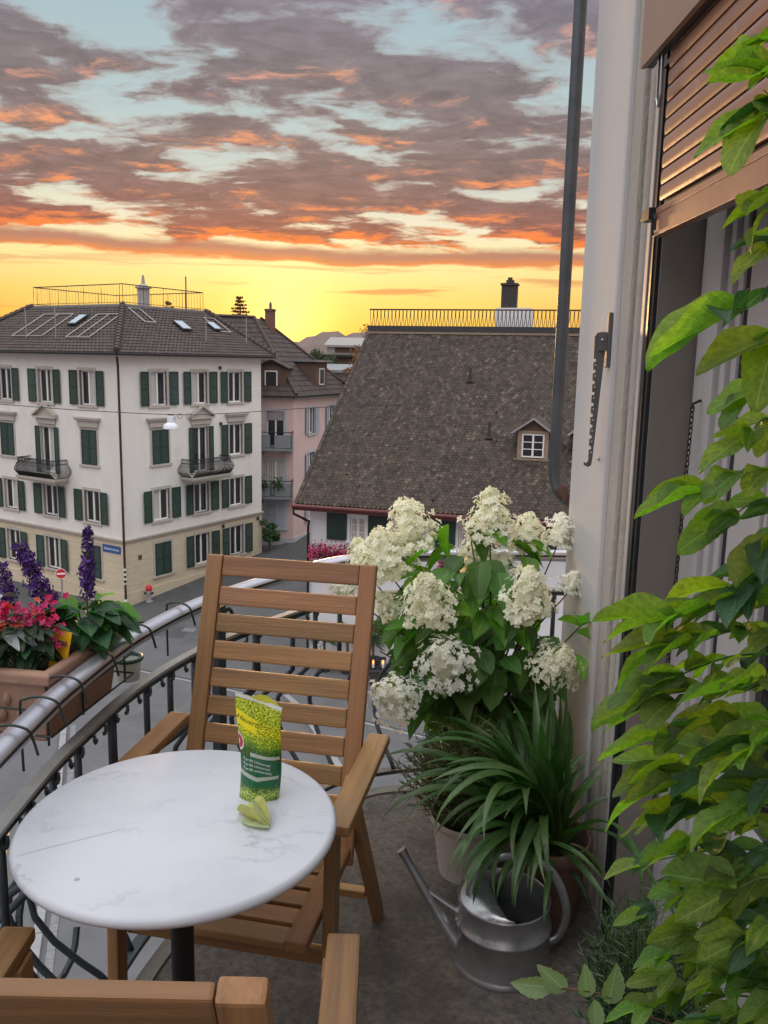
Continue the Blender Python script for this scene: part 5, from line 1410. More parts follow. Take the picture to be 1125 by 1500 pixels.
mat('flower_bud', (.86, .87, .66), .6, .10, 40, island=.08)
mat('stem_red', (.12, .065, .035), .6, .25, 20)
mat('stem_green', (.10, .16, .045), .6, .2, 20)
mat('strap_leaf', (.052, .112, .030), .36, .22, 5, .1, 60, rnd=.32, huernd=.015, trans=.18, transcol=(.10, .26, .05), stretch=(12, 12, 1))
mat('needle_leaf', (.125, .125, .040), .6, .3, 20, rnd=.1, island=.4)
mat('needle_dark', (.030, .070, .026), .55, .3, 20, island=.4)
mat('salvia_purple', (.085, .022, .20), .55, .25, 30, island=.45, trans=.2)
mat('salvia_dark', (.050, .012, .085), .55, .25, 30, island=.45)
mat('red_bloom', (.46, .022, .13), .5, .25, 30, island=.45, trans=.3, transcol=(.9, .12, .18))
mat('coral_bloom', (.75, .16, .09), .5, .2, 30, island=.3, trans=.3)
mat('broad_leaf', (.030, .088, .038), .40, .25, 18, .35, 45, rnd=.32, huernd=.015, trans=.22, transcol=(.14, .34, .05), veins=True)
mat('dark_leaf', (.020, .050, .020), .5, .3, 18, rnd=.35, huernd=.02, trans=.15)
mat('dusty_leaf', (.33, .37, .37), .7, .12, 18, rnd=.1)
mat('vine_wood', (.11, .085, .055), .8, .3, 12, .6, 60, stretch=(1, 1, .2))
mat('green_plastic', (.015, .06, .05), .4, .1, 10)

def leaf_mesh(name, m, shape='ovate', n=10, k=4, wid=.42, fold=.18, droop=.35, wave=.02, seed=0, serr=0.0, twist=0.0, curlside=0.0):
    """a unit-long leaf from the origin along +X, folded along its midrib"""
    rnd = random.Random(seed); b = MB(); b.uv = []
    def width(u):
        if shape == 'ovate': return wid * (math.sin(PI * u ** .78)) ** .85
        if shape == 'lance': return wid * (4 * u ** .86 * (1 - u ** .86)) ** .72
        return wid
    p1, p2, p3 = (rnd.uniform(0, 6) for _ in range(3))
    for i in range(n + 1):
        u = i / n; w = width(min(.999, max(.001, u))) * .5 + (.004 if u < .05 else 0)
        for j in range(-k // 2, k // 2 + 1):
            s = j / (k / 2)
            ww = w * (1 + wave * 2 * math.sin(9 * u + p1 + s) + (serr * (1 if i % 2 else -1) if abs(s) == 1 else 0))
            z = -droop * u * u + fold * w * 2 * s * s + wave * math.sin(7 * u + p2) * abs(s) + wave * .6 * math.sin(12 * u + p3 + 2 * s) * abs(s) + twist * s * w * u - curlside * w * 2 * abs(s) ** 3
            b.v.append(Vector((u - .08 * droop * u * u, ww * s, z))); b.uv.append((u, s))
    r_ = 2 * (k // 2) + 1
    b.f = [(i * r_ + j, (i + 1) * r_ + j, (i + 1) * r_ + j + 1, i * r_ + j + 1) for i in range(n) for j in range(r_ - 1)]
    return b.mesh(name, m, smooth=True, recalc=False)

def leaf_M(base, d, up, L, W=None):
    d = Vector(d).normalized(); up = Vector(up); y = up.cross(d)
    if y.length < 1e-4: y = d.orthogonal()
    y.normalize(); z = d.cross(y); W = W or L; M = Matrix.Identity(4)
    for i in range(3): M[i][0] = d[i] * L; M[i][1] = y[i] * W; M[i][2] = z[i] * L
    M.translation = Vector(base); return M

def rv(rnd, s=1.0): return Vector((rnd.uniform(-s, s), rnd.uniform(-s, s), rnd.uniform(-s, s)))

# -------- climber on the right with long pinnate sprays
def wisteria():
    t = thing('wisteria', 'leafy climber with pinnate leaves hanging along the right side of the balcony door', 'climber', (0, 0, 0)); rnd = random.Random(21)
    LM = [leaf_mesh('leaf', 'wisteria_leaf', 'lance', 18, 6, w_, f_, d_, wv * .8, i, .03, tw) for i, (w_, f_, d_, wv, tw) in enumerate([(.44, .3, .14, .035, .3), (.50, .2, .22, .050, -.3), (.40, .45, .08, .035, .3), (.46, .15, .30, .065, .7), (.44, .6, .16, .055, -.6)])]
    DM = [leaf_mesh('leaf', 'wisteria_dark', 'lance', 18, 6, w_, f_, d_, wv * .8, i + 9, .03, tw) for i, (w_, f_, d_, wv, tw) in enumerate([(.46, .25, .22, .03, .3), (.42, .4, .32, .045, -.3)])]
    main = [Vector(p) for p in ((.575, 1.05, 0), (.57, 1.06, .4), (.555, 1.03, .8), (.55, .99, 1.15), (.535, .97, 1.5), (.52, .95, 1.85), (.50, .94, 2.35))]
    b = MB(); b.tube(curve(main, 6), .010, 8); b.tube(curve([p + Vector((.012 * math.sin(i * 2.1), .014 * math.cos(i * 2.1), 0)) for i, p in enumerate(main)], 6), .006, 6); b.obj('vine_stem', 'vine_wood', t, smooth=True)
    def spray(B, T, n, L, dark=.18):
        B, T = Vector(B), Vector(T); d = (T - B).normalized(); ln = (T - B).length
        T = B + d * max(ln - L * .80, ln * .25); ln = (T - B).length
        # twig from the main stem
        m0 = min(main, key=lambda p: (p - B).length); mid = (m0 + B) / 2 + Vector((0, 0, .02))
        pts = curve([m0, mid, B, B.lerp(T, .5) + Vector((0, 0, .012)), T], 4); tw = MB(); tw.tube(pts, [.0026 - .0017 * i / (len(pts) - 1) for i in range(len(pts))], 5); tw.obj('twig', 'stem_green', t, smooth=True)
        roll = rnd.uniform(-.35, 1.05)
        up = Matrix.Rotation(roll, 3, d) @ Vector((0, -.35, 1)); s = d.cross(up).normalized(); up = s.cross(d).normalized()
        k = 0
        for i in range(n):
            u = .18 + .74 * i / max(1, n - 1) if n > 1 else .5
            p = B.lerp(T, u) + Vector((0, 0, .012 * math.sin(PI * u)))
            for sg in (1, -1):
                a = R(rnd.uniform(20, 50)); dd = d * math.cos(a) + s * sg * math.sin(a) + rv(rnd, .14) + Vector((-.12, 0, -.05)); dd.z *= .72
                me = rnd.choice(DM if rnd.random() < dark else LM); l = L * rnd.uniform(.50, 1.03) * (.75 + .28 * u)
                put(me, 'leaf', t, M=leaf_M(p, dd, up + rv(rnd, .45), l, l * rnd.uniform(.85, 1.15)))
        me = rnd.choice(LM); l = L * rnd.uniform(.85, 1.0); put(me, 'leaf', t, M=leaf_M(T, d + rv(rnd, .15) + Vector((0, 0, -.12)), up + rv(rnd, .3), l))
    for B, T, n, L in WIS: spray(B, T, n, L * (.74 if T[2] < .99 else 1), .30 if T[2] > 1.75 else .24)
    for B, T, n, L in (((.56, 1.06, .64), (.40, 1.02, .655), 4, .075), ((.57, 1.04, .60), (.44, 1.0, .60), 4, .075), ((.56, 1.05, .72), (.37, 1.02, .70), 4, .07), ((.55, 1.0, .80), (.40, .95, .775), 3, .08), ((.55, 1.02, .68), (.43, .98, .64), 3, .085), ((.54, .98, .88), (.38, .93, .865), 3, .085), ((.57, 1.04, .56), (.47, 1.0, .56), 3, .07), ((.54, 1.0, .98), (.33, .95, .955), 4, .085), ((.55, 1.02, .92), (.36, .98, .885), 4, .08), ((.55, .98, .95), (.42, .92, .93), 3, .09), ((.56, 1.04, .80), (.35, 1.0, .78), 4, .07), ((.55, 1.0, .70), (.45, .92, .70), 3, .09), ((.53, .93, .80), (.44, .88, .80), 3, .09)): spray(B, T, n, L)
    # the pale spray low down in front of the watering can
    B, T = Vector((.40, 1.1, .610)), Vector((.262, 1.1, .652)); tw = MB(); tw.tube(curve([Vector((.56, 1.06, .52)), Vector((.47, 1.09, .585)), B, B.lerp(T, .5) + Vector((0, 0, .012)), T], 5), .0018, 5); tw.obj('twig', 'stem_red', t, smooth=True)
    PM = leaf_mesh('leaf', 'wisteria_pale', 'ovate', 12, 4, .50, .22, .10, .02, 3, .06)
    for u, dd, L in ((1.0, (-1, 0, .05), .062), (.86, (-.75, -.1, .75), .062), (.64, (-.10, -.1, 1), .056), (.40, (.12, -.1, 1), .068), (.18, (.72, -.15, .62), .056), (.55, (.1, -.2, -1), .05)):
        put(PM, 'leaf', t, M=leaf_M(B.lerp(T, u), dd, (.05, -1, .35), L))
mat('wisteria_pale', (.22, .30, .15), .5, .18, 22, .25, 60, rnd=.12, huernd=.01, trans=.3, transcol=(.4, .55, .15), veins=True)
wisteria()

# -------- hydrangea
def panicle_mesh(seed, m1, m2, dens=1.0, flatness=1.0):
    """a cone of four-petalled florets, unit tall; returns (florets, buds)"""
    rnd = random.Random(seed); f = MB(); s = MB(); bd = MB()
    n = int(360 * dens)
    for i in range(n):
        v = rnd.random() ** 1.25; a = rnd.uniform(0, 2 * PI); lump = .86 + .26 * math.sin(3 * a + seed) * math.sin(9 * v + seed)
        r_ = (.47 * flatness * (1 - v ** 1.7) ** .62 * (1 if v > .15 else .72 + v * 1.9) + .02) * lump * rnd.choice((rnd.uniform(.70, 1.05), rnd.uniform(.85, 1.32)))
        c = Vector((r_ * math.cos(a), r_ * math.sin(a), v * .98 + rnd.uniform(-.03, .03)))
        nn = Vector((math.cos(a), math.sin(a), .35 + .6 * v)).normalized(); nn = (nn + rv(rnd, .45)).normalized(); p = nn.orthogonal().normalized(); q = nn.cross(p)
        rot = rnd.uniform(0, PI); sz = rnd.uniform(.058, .095)
        for k in range(4):
            th = rot + k * PI / 2; e = p * math.cos(th) + q * math.sin(th); g = nn.cross(e)
            f.add([c, c + e * sz * .55 + g * sz * .42 + nn * sz * .10, c + e * sz * 1.05 + nn * sz * rnd.uniform(-.15, .2), c + e * sz * .55 - g * sz * .42 + nn * sz * .10], [(0, 1, 2, 3)])
        if i % 3 == 0: s.tube([Vector((0, 0, max(0, c.z - .22))), c], .006, 3, cap=False)
    for i in range(9):   # pale core added among the buds to bounce light out between florets
        for k in range(14):
            v0, v1 = i / 9, (i + 1) / 9; a0, a1 = k * 2 * PI / 14, (k + 1) * 2 * PI / 14; q = [Vector(((.20 * flatness * (1 - v ** 1.7) ** .6 * (1 if v > .12 else .8)) * math.cos(a), (.20 * flatness * (1 - v ** 1.7) ** .6 * (1 if v > .12 else .8)) * math.sin(a), v * .95)) for v, a in ((v0, a0), (v0, a1), (v1, a1), (v1, a0))]; bd.add(q, [(0, 1, 2, 3)])
    for i in range(int(210 * dens)):
        v = rnd.random(); a = rnd.uniform(0, 2 * PI); r_ = .42 * flatness * (1 - v) ** .6 * rnd.uniform(.3, .98)
        c = Vector((r_ * math.cos(a), r_ * math.sin(a), v)); z = .012
        bd.add([c + Vector((z, 0, 0)), c + Vector((-z * .5, z * .86, 0)), c + Vector((-z * .5, -z * .86, 0)), c + Vector((0, 0, z * 1.6)), c - Vector((0, 0, z * 1.6))], [(0, 1, 3), (1, 2, 3), (2, 0, 3), (1, 0, 4), (2, 1, 4), (0, 2, 4)])
    return f.mesh('flower_head', m1, recalc=False), bd.mesh('bud_and_core', m2, recalc=False), s.mesh('flower_stalk', 'stem_green', recalc=False)

def hydrangea():
    t = thing('hydrangea', 'tall bushy hydrangea with cream cone shaped flower heads in a terracotta pot beside the pier', 'hydrangea', (.36, 2.69, .31)); o = Vector((.36, 2.69, .31)); rnd = random.Random(8)
    LMs = [leaf_mesh('leaf', 'hydrangea_leaf', 'ovate', 9, 4, w_, f_, d_, .02, i, .04) for i, (w_, f_, d_) in enumerate([(.60, .22, .30), (.55, .32, .45), (.64, .15, .20), (.58, .4, .55)])]
    FM = [leaf_mesh('leaf', 'hydrangea_fresh', 'ovate', 9, 4, .50, .3, .25, .02, 30, .04), leaf_mesh('leaf', 'hydrangea_fresh', 'ovate', 9, 4, .54, .2, .4, .02, 31, .04)]
    PV = [panicle_mesh(1, 'petal_cream', 'flower_bud', .9, 1.12), panicle_mesh(2, 'petal_white', 'flower_bud', .8, 1.3), panicle_mesh(3, 'petal_cream', 'flower_bud', .7, 1.25), panicle_mesh(4, 'petal_white', 'flower_bud', .62, 1.4)]
    heads = [(Vector(q[:3]) - o, q[3]) for q in FL]; count = 0
    tips = [(p, sc, True) for p, sc in heads]
    while len(tips) < 54:
        a = rnd.uniform(0, 2 * PI); u = rnd.random(); r_ = .33 * math.sqrt(rnd.random())
        p = Vector((-.07 + r_ * 1.0 * math.cos(a), -.06 + r_ * .85 * math.sin(a), .22 + .48 * u * (1 - .5 * (r_ / .33) ** 2)))
        if p.x > .235: p.x = .235 - rnd.random() * .05
        tips.append((p, 1, False))
    stm = MB()
    for p, sc, fl in tips:
        H = .158 * sc
        base = Vector((rnd.uniform(-.05, .05), rnd.uniform(-.05, .05), .0)); end = p - Vector((0, 0, H * .5)) if fl else p
        ax = (end - base); ax = Vector((ax.x * .55, ax.y * .55, abs(ax.z) + .1)).normalized()
        if fl and sc < .95 and end.z < .5: ax = (ax + Vector((end.x - base.x, -.35, -.15)) * .9).normalized()
        mid = base.lerp(end, .5) + Vector((0, 0, .05)) + rv(rnd, .02)
        pts = curve([base, mid, end], 6); stm = MB(); stm.tube(pts, [.0042 - .002 * i / (len(pts) - 1) for i in range(len(pts))], 5); stm.obj('stem', 'stem_red', t, smooth=True)
        if fl:
            k = rnd.randrange(4); 
            if p.z > .55 and sc >= .8: k = rnd.choice([0, 2])
            F, B, ST = PV[k]; M = leaf_M(end, ax, rv(rnd), 1) ; Mz = Matrix.Translation(end) @ ax.to_track_quat('Z', 'Y').to_matrix().to_4x4() @ Matrix.Rotation(rnd.uniform(0, 6), 4, 'Z') @ Matrix.Diagonal((H * 1.02, H * 1.02, H, 1))
            fo = put(F, 'flower_head', t, M=Mz); put(B, 'bud_and_core', fo, kind='stuff'); put(ST, 'flower_stalk', fo, kind='stuff')
        n = rnd.randint(2, 3) if fl else rnd.randint(2, 4)
        for i in range(n):
            u = .35 + .62 * (i + rnd.random() * .4) / n; q = pts[min(len(pts) - 1, int(u * (len(pts) - 1)))]; a0 = rnd.uniform(0, PI) 
            for sg in (0, PI):
                if count >= 150: break
                d = Vector((math.cos(a0 + sg), math.sin(a0 + sg), rnd.uniform(-.35, .25))); out = Vector((q.x + .05, q.y, 0))
                d = d + out * 1.2 + Vector((0, -.15, 0)); L = rnd.uniform(.095, .145)
                if q.x + d.normalized().x * L > .245: d.x = -abs(d.x)
                me = rnd.choice(FM) if (rnd.random() < .14 or (q.z > .42 and rnd.random() < .45)) else rnd.choice(LMs)
                put(me, 'leaf', t, M=leaf_M(q, d, Vector((0, -.25, 1)) + rv(rnd, .35), L)); count += 1
    # leaves filling out the bush, most of them on the side toward the balcony
    cc = Vector((-.05, -.06, .37)); rr = Vector((.31, .26, .40))
    while count < 298:
        n_ = Vector((rnd.gauss(0, 1), rnd.gauss(-.55, .8), rnd.gauss(.1, .9))).normalized(); q = cc + Vector((n_.x * rr.x, n_.y * rr.y, n_.z * rr.z)) * rnd.uniform(.72, 1.0)
        d = Vector((n_.x, n_.y * .8 - .15, n_.z * .25 - .35)) + rv(rnd, .45); L = rnd.uniform(.09, .14)
        if q.x + d.normalized().x * L > .245: continue
        hi = q.z > .42
        put(rnd.choice(FM) if rnd.random() < (.5 if hi else .15) else rnd.choice(LMs), 'leaf', t, M=leaf_M(q - d.normalized() * L * .5, d, n_ * .7 + Vector((0, -.2, .8)) + rv(rnd, .3), L)); count += 1
    # fresh shoot against the white pier
    for dd, p in (((.5, -.3, .6), (.235, -.25, .47)), ((-.6, -.3, .4), (.235, -.25, .47)), ((.8, -.4, .0), (.225, -.25, .45)), ((-.2, -.6, .6), (.235, -.25, .48)), ((.2, -.7, -.5), (.225, -.25, .38))):
        put(FM[0], 'leaf', t, M=leaf_M(p, dd, (0, -.5, 1), .085))
    b = MB(); b.tube(curve([Vector((.03, 0, 0)), Vector((.12, -.12, .25)), Vector((.235, -.25, .47))], 6), .0028, 5); b.obj('shoot', 'stem_green', t, smooth=True)
    return t

def flower_pot(name, label, loc, r1, r0, h, m, rim=.012, rimh=.04, soil=True):
    t = thing(name, label, 'flower pot', loc); b = MB()
    b.lathe([(r0, 0), (r0 + (r1 - r0) * (h - rimh) / h, h - rimh), (r1 + rim * .6, h - rimh), (r1 + rim, h - rimh * .8), (r1 + rim, h - .006), (r1 + rim * .6, h), (r1, h - .002), (r1 - .006, h - .03), (r0 * .8, .03)], 40); b.obj('pot', m, t, smooth=True, auto=45)
    if soil:
        s = MB(); rnd = random.Random(int(h * 1e4)); vs = [(0, 0, h - .025)]; n = 20
        for k, rr in enumerate((.4, .75, .985)):
            for i in range(n): vs.append(((r1 - .008) * rr * math.cos(i * 2 * PI / n), (r1 - .008) * rr * math.sin(i * 2 * PI / n), h - .03 + rnd.uniform(-.006, .008)))
        fs = [(0, 1 + i, 1 + (i + 1) % n) for i in range(n)] + [(1 + k * n + i, 1 + (k + 1) * n + i, 1 + (k + 1) * n + (i + 1) % n, 1 + k * n + (i + 1) % n) for k in range(2) for i in range(n)]
        s.add(vs, fs); s.obj('soil', 'soil', t, smooth=True)
    return t
flower_pot('terracotta_pot', 'terracotta pot with pale rim holding the tall hydrangea', (.36, 2.69, 0), .128, .095, .33, 'terracotta')
hydrangea()
flower_pot('pale_pot', 'pale beige plant pot behind the watering can under the needle shrub', (.285, 2.40, 0), .118, .092, .19, 'pot_pale', .006, .02)
flower_pot('brown_pot', 'reddish brown pot behind the watering can under the strap leaved plant', (.485, 2.19, 0), .108, .085, .25, 'pot_brown')
flower_pot('dark_pot', 'small dark grey pot squeezed between the hydrangea pot and the pier', (.545, 2.74, 0), .042, .036, .36, 'pot_dark', .004, .02)
def lime_plant():
    t = thing('lime_leaf_plant', 'small plant with lime green leaves in the dark pot by the pier', 'plant', (.545, 2.74, .34)); rnd = random.Random(4); me = leaf_mesh('leaf', 'hydrangea_fresh', 'ovate', 8, 4, .5, .25, .4, .02, 77)
    for i in range(11):
        a = rnd.uniform(0, 6.28); d = Vector((math.cos(a) - .35, math.sin(a) - .3, rnd.uniform(.2, 1.2))); put(me, 'leaf', t, M=leaf_M((0, 0, rnd.uniform(0, .05)), d, (0, 0, 1), rnd.uniform(.05, .08)))
    b = MB(); b.tube([(0, 0, -.02), (0, 0, .06)], .004, 6); b.obj('stem', 'stem_green', t)
lime_plant()

# -------- strap-leaved plant
def strap_mesh(L, W, rise, droop, seed):
    rnd = random.Random(seed); n = 16; b = MB(); p = Vector((0, 0, 0)); ang = rise; sway = rnd.uniform(-.25, .25)
    for i in range(n + 1):
        u = i / n; w = W * (.55 + .45 * min(1, u * 4)) * (1 - max(0, (u - .55) / .45) ** 1.8) * .5 + .0004
        y = sway * L * u * u; t_ = Vector((math.cos(ang), 0, math.sin(ang))); nn = Vector((-math.sin(ang), 0, math.cos(ang)))
        for s in (-1, 0, 1): b.v.append(p + Vector((0, y, 0)) + Vector((0, w * s, 0)) + nn * (abs(s) * w * .38))
        p = p + t_ * (L / n); ang -= droop * (.15 + 1.7 * u) / n
        ang = max(ang, -1.45)
    b.f = [(3 * i + j, 3 * i + 3 + j, 3 * i + 4 + j, 3 * i + 1 + j) for i in range(n) for j in range(2)]
    return b.mesh('leaf', 'strap_leaf', smooth=True, recalc=False)
def strap_plant():
    t = thing('strap_leaf_plant', 'dark green strap leaved lily plant arching over the watering can', 'plant', (.465, 2.20, .215)); rnd = random.Random(14)
    V = [strap_mesh(L, W, R(ri), dr, i) for i, (L, W, ri, dr) in enumerate([(.50, .027, 62, 2.5), (.54, .028, 58, 2.7), (.44, .025, 48, 2.2), (.52, .027, 72, 2.2), (.38, .026, 80, 1.2), (.58, .028, 66, 2.6), (.40, .024, 40, 2.0), (.48, .027, 70, 1.9), (.42, .027, 84, .7), (.46, .027, 54, 2.9)])]
    spans = [(100, 250, 92), (225, 320, 20), (20, 95, 22), (0, 360, 22)]
    for a0, a1, n in spans:
        for i in range(n):
            a = R(rnd.uniform(a0, a1)); me = rnd.choice(V if n != 22 else [V[3], V[4], V[7], V[8]])
            if math.cos(a) > .25 and me not in (V[4], V[8]): me = rnd.choice([V[4], V[8], V[6]]); 
            sc = rnd.uniform(.80, 1.16) * (.66 if math.cos(a) > .3 else 1)
            M = Matrix.Translation((rnd.uniform(-.04, .04), rnd.uniform(-.04, .04), rnd.uniform(-.03, .02))) @ Matrix.Rotation(a, 4, 'Z') @ Matrix.Rotation(rnd.uniform(-.3, .3), 4, 'X') @ Matrix.Rotation(rnd.uniform(-.15, .15), 4, 'Y') @ Matrix.Scale(sc, 4)
            put(me, 'leaf', t, M=M)
    # a few dry papery leaves near the base
    for i in range(5):
        o = put(V[6], 'leaf', t, M=Matrix.Translation((0, 0, 0)) @ Matrix.Rotation(R(rnd.uniform(200, 340)), 4, 'Z') @ Matrix.Rotation(.7, 4, 'Y') @ Matrix.Scale(.6, 4))
strap_plant()

def needle_shrub(name, label, loc, rad, h, n, m, seed, spray=.055):
    t = thing(name, label, 'shrub', loc); rnd = random.Random(seed); st = MB(); lf = MB()
    for i in range(n):
        a = rnd.uniform(0, 2 * PI); r_ = rad * math.sqrt(rnd.random()); tip = Vector((r_ * math.cos(a), r_ * math.sin(a), h * (1 - .55 * (r_ / rad) ** 2) * rnd.uniform(.55, 1.05))); base = Vector((tip.x * .25, tip.y * .25, 0)); pts = curve([base, base.lerp(tip, .5) + Vector((0, 0, h * .08)), tip], 4); st.tube(pts, .0011, 3)
        for k in range(22):
            u = .35 + .65 * k / 22; p = pts[min(len(pts) - 1, int(u * (len(pts) - 1)))].lerp(pts[min(len(pts) - 1, int(u * (len(pts) - 1)) + 1)], rnd.random()); d = (rv(rnd, 1) + (tip - base).normalized() * .9).normalized() * rnd.uniform(.3, .5) * spray; e = d.orthogonal().normalized() * .0016; lf.add([p - e, p + e, p + d + e * .3, p + d - e * .3], [(0, 1, 2, 3)])
    st.obj('stem', 'stem_green', t, kind='stuff'); lo = lf.obj('needle_foliage', m, t, recalc=False); lo['kind'] = 'stuff'
needle_shrub('needle_shrub', 'brownish green needle leaved shrub in the pale pot left of the strap leaves', (.255, 2.39, .165), .21, .37, 300, 'needle_leaf', 5)
needle_shrub('rosemary', 'dark rosemary bush behind the climber by the door sill', (.53, 1.46, .19), .14, .42, 200, 'needle_dark', 6, .06)
flower_pot('rosemary_pot', 'dark pot of the rosemary bush near the door sill', (.53, 1.46, 0), .08, .08, .2, 'pot_dark', .005, .02)
# a few thin dry tendrils
b = MB(); b.tube(curve([Vector((.22, 2.36, .24)), Vector((.13, 2.34, .27)), Vector((.085, 2.33, .33)), Vector((.05, 2.34, .38)), Vector((.0, 2.4, .42))], 6), .0016, 5); tag(b.obj('tendril', 'stem_red', smooth=True), 'single thin dry twig arching out left of the needle shrub', 'twig')

# -------- planter box outside the railing with flowers
def planter():
    ax = Vector((.053, .32, 0)).normalized(); ay = Vector((-ax.y, ax.x, 0)); O = Vector((-.692, 1.665, .735))
    M = Matrix.Identity(4)
    for i in range(3): M[i][0] = ax[i]; M[i][1] = ay[i]
    M.translation = O
    t = thing('planter_box', 'terracotta coloured plastic planter box hung outside the handrail', 'planter'); t.matrix_world = M
    L, W, H = .335, .44, .165; tp = .022
    def ring(i, z): return [(i, i, z), (L - i, i, z), (L - i, W - i, z), (i, W - i, z)]
    b = MB(); vs = ring(tp, 0) + ring(.006, H - .030) + ring(-.008, H - .027) + ring(-.010, H - .006) + ring(-.004, H) + ring(.012, H) + ring(.018, H - .03)
    b.add(vs, [(0, 1, 2, 3)] + [(k * 4 + i, k * 4 + (i + 1) % 4, (k + 1) * 4 + (i + 1) % 4, (k + 1) * 4 + i) for k in range(6) for i in range(4)]); b.obj('box', 'planter_clay', t, bevel=.004)
    b = MB(); b.add(ring(.018, H - .03), [(0, 1, 2, 3)]); b.obj('soil', 'soil', t)
    # raised scroll-leaf ornament on the end facing the balcony
    b = MB(); rnd = random.Random(3)
    for k, (yy, zz, s_) in enumerate(((.075, .060, .9), (.10, .095, 1.2), (.13, .105, 1.3), (.16, .09, 1.1), (.18, .055, .8))): b.lathe([(.001, .006 * s_), (.006 * s_, .005 * s_), (.013 * s_, .0)], 10, Matrix.Translation((tp * (1 - zz / H) * .8 + .001, yy, zz)) @ Matrix.Rotation(R(-90), 4, 'Y'), 1, .55)
    b.lathe([(.003, .010), (.014, .006), (.018, .0)], 10, Matrix.Translation((.008, .12, .06)) @ Matrix.Rotation(R(-90), 4, 'Y')); b.obj('relief', 'planter_clay', t, smooth=True)
    # wire cradle with hooks over the handrail
    b = MB()
    for z in (.03, .085): b.tube([(-.012, -.012, z), (L + .03, -.012, z), (L + .03, W, z), (-.012, W, z), (-.012, -.012, z)], .0026, 6)
    b.tube([(L + .16, -.02, .125), (L + .0, .16, .150)], .0026, 6); b.obj('wire_cradle', 'wire_green', t)
    st = arc_sample(RAIL, .01)
    for y in (1.42, 1.55, 1.66, 1.82, 2.02, 2.205):
        p, tt, o = min(st, key=lambda q: abs(q[0].y - y) + (0 if q[0].x < 0 else 9)); b = MB()
        pts = [p + o * .040 + Vector((0, 0, .74)), p + o * .040 + Vector((0, 0, .872)), p + o * .030 + Vector((0, 0, .890)), p + Vector((0, 0, .896)), p - o * .030 + Vector((0, 0, .888)), p - o * .040 + Vector((0, 0, .868)), p - o * .043 + tt * .01 + Vector((0, 0, .835))]
        b.tube(curve(pts, 4), .0028, 6); ob = b.obj('wire_hook', 'wire_green', t, smooth=True); ob.matrix_parent_inverse = M.inverted()
planter()

def bloom(b, rnd, c, s, up=(0, 0, 1), petals=4, l=1.0):
    nn = (Vector(up) + rv(rnd, .6)).normalized(); p = nn.orthogonal().normalized(); q = nn.cross(p); r0 = rnd.uniform(0, 6)
    for k in range(petals):
        th = r0 + k * 2 * PI / petals; e = p * math.cos(th) + q * math.sin(th); g = nn.cross(e)
        b.add([c, c + e * s * .5 + g * s * .35 + nn * s * .25, c + e * s * l + nn * s * rnd.uniform(-.1, .5), c + e * s * .5 - g * s * .35 + nn * s * .25], [(0, 1, 2, 3)])
def salvia(label, base, pts, seed, n=150, rad=.022, leafed=True):
    t = thing('salvia', label, 'flower', base); rnd = random.Random(seed); o = Vector(base); f = MB(); d = MB()
    pp = [Vector(p) - o for p in pts]; cu = curve(pp, 10); st = MB(); st.tube(cu, .0024, 6); st.obj('stem', 'stem_green', t, smooth=True)
    lo = .42 if leafed else .25
    for i in range(n):
        u = lo + (1 - lo) * rnd.random(); c = cu[min(len(cu) - 1, int(u * (len(cu) - 1)))]; whorl = .50 + .62 * abs(math.sin(u * 30)); taper = 1 - .45 * max(0, (u - .7) / .3); a = rnd.uniform(0, 2 * PI); r_ = rad * whorl * taper * rnd.uniform(.5, 1.15); q = c + Vector((r_ * math.cos(a), r_ * math.sin(a), rnd.uniform(-.006, .006))); out = Vector((math.cos(a), math.sin(a), .25))
        bloom(f if rnd.random() < .65 else d, rnd, q, rnd.uniform(.007, .012), out, 3, 1.1)
    f.obj('flower_spike', 'salvia_purple', t, recalc=False); d.obj('calyx', 'salvia_dark', t, recalc=False, kind='stuff')
    return t
salvia('single upright purple salvia spike above the broad green leaves', (-.690, 1.90, .90), [(-.690, 1.90, .87), (-.687, 1.90, .98), (-.683, 1.90, 1.06), (-.677, 1.90, 1.165)], 3, 170, .0135)
salvia('thick leaning purple salvia spike at the left edge of the planter', (-.745, 1.84, .90), [(-.735, 1.84, .87), (-.745, 1.84, .97), (-.775, 1.84, 1.05), (-.812, 1.84, 1.135)], 4, 280, .021)
salvia('shorter purple salvia spike hidden behind the leaning one', (-.84, 1.86, .90), [(-.84, 1.86, .87), (-.845, 1.86, .97), (-.85, 1.86, 1.02), (-.862, 1.86, 1.085)], 5, 90, .016)
def leafy(name, label, cat, base, spec, mats_, seed, L=(.04, .07), wid=.55, n=60, rad=(.09, .09, .06), up=(0, 0, 1), droop=.35):
    t = thing(name, label, cat, base); rnd = random.Random(seed); V = [leaf_mesh('leaf', m, 'ovate', 8, 4, wid, .22, droop, .025, seed + i, .03) for i, m in enumerate(mats_)]; st = MB()
    for i in range(n):
        a = rnd.uniform(0, 2 * PI); h = rnd.random(); r_ = rnd.uniform(.2, 1); p = Vector((rad[0] * r_ * math.cos(a), rad[1] * r_ * math.sin(a), rad[2] * h)); d = Vector((math.cos(a), math.sin(a), rnd.uniform(-.4, .35))); put(rnd.choice(V), 'leaf', t, M=leaf_M(p * .75, d, Vector(up) + rv(rnd, .3), rnd.uniform(*L)))
        if i % 3 == 0: st.tube([(0, 0, -.05), p * .75], .0018, 4)
    st.obj('stem', 'stem_green', t, kind='stuff'); return t
leafy('broad_leaf_plant', 'bushy plant with broad crinkled green leaves at the far end of the planter', 'plant', (-.692, 1.90, .915), None, ['broad_leaf', 'broad_leaf', 'broad_leaf', 'hydrangea_fresh'], 5, (.055, .095), .66, 62, (.085, .085, .085))
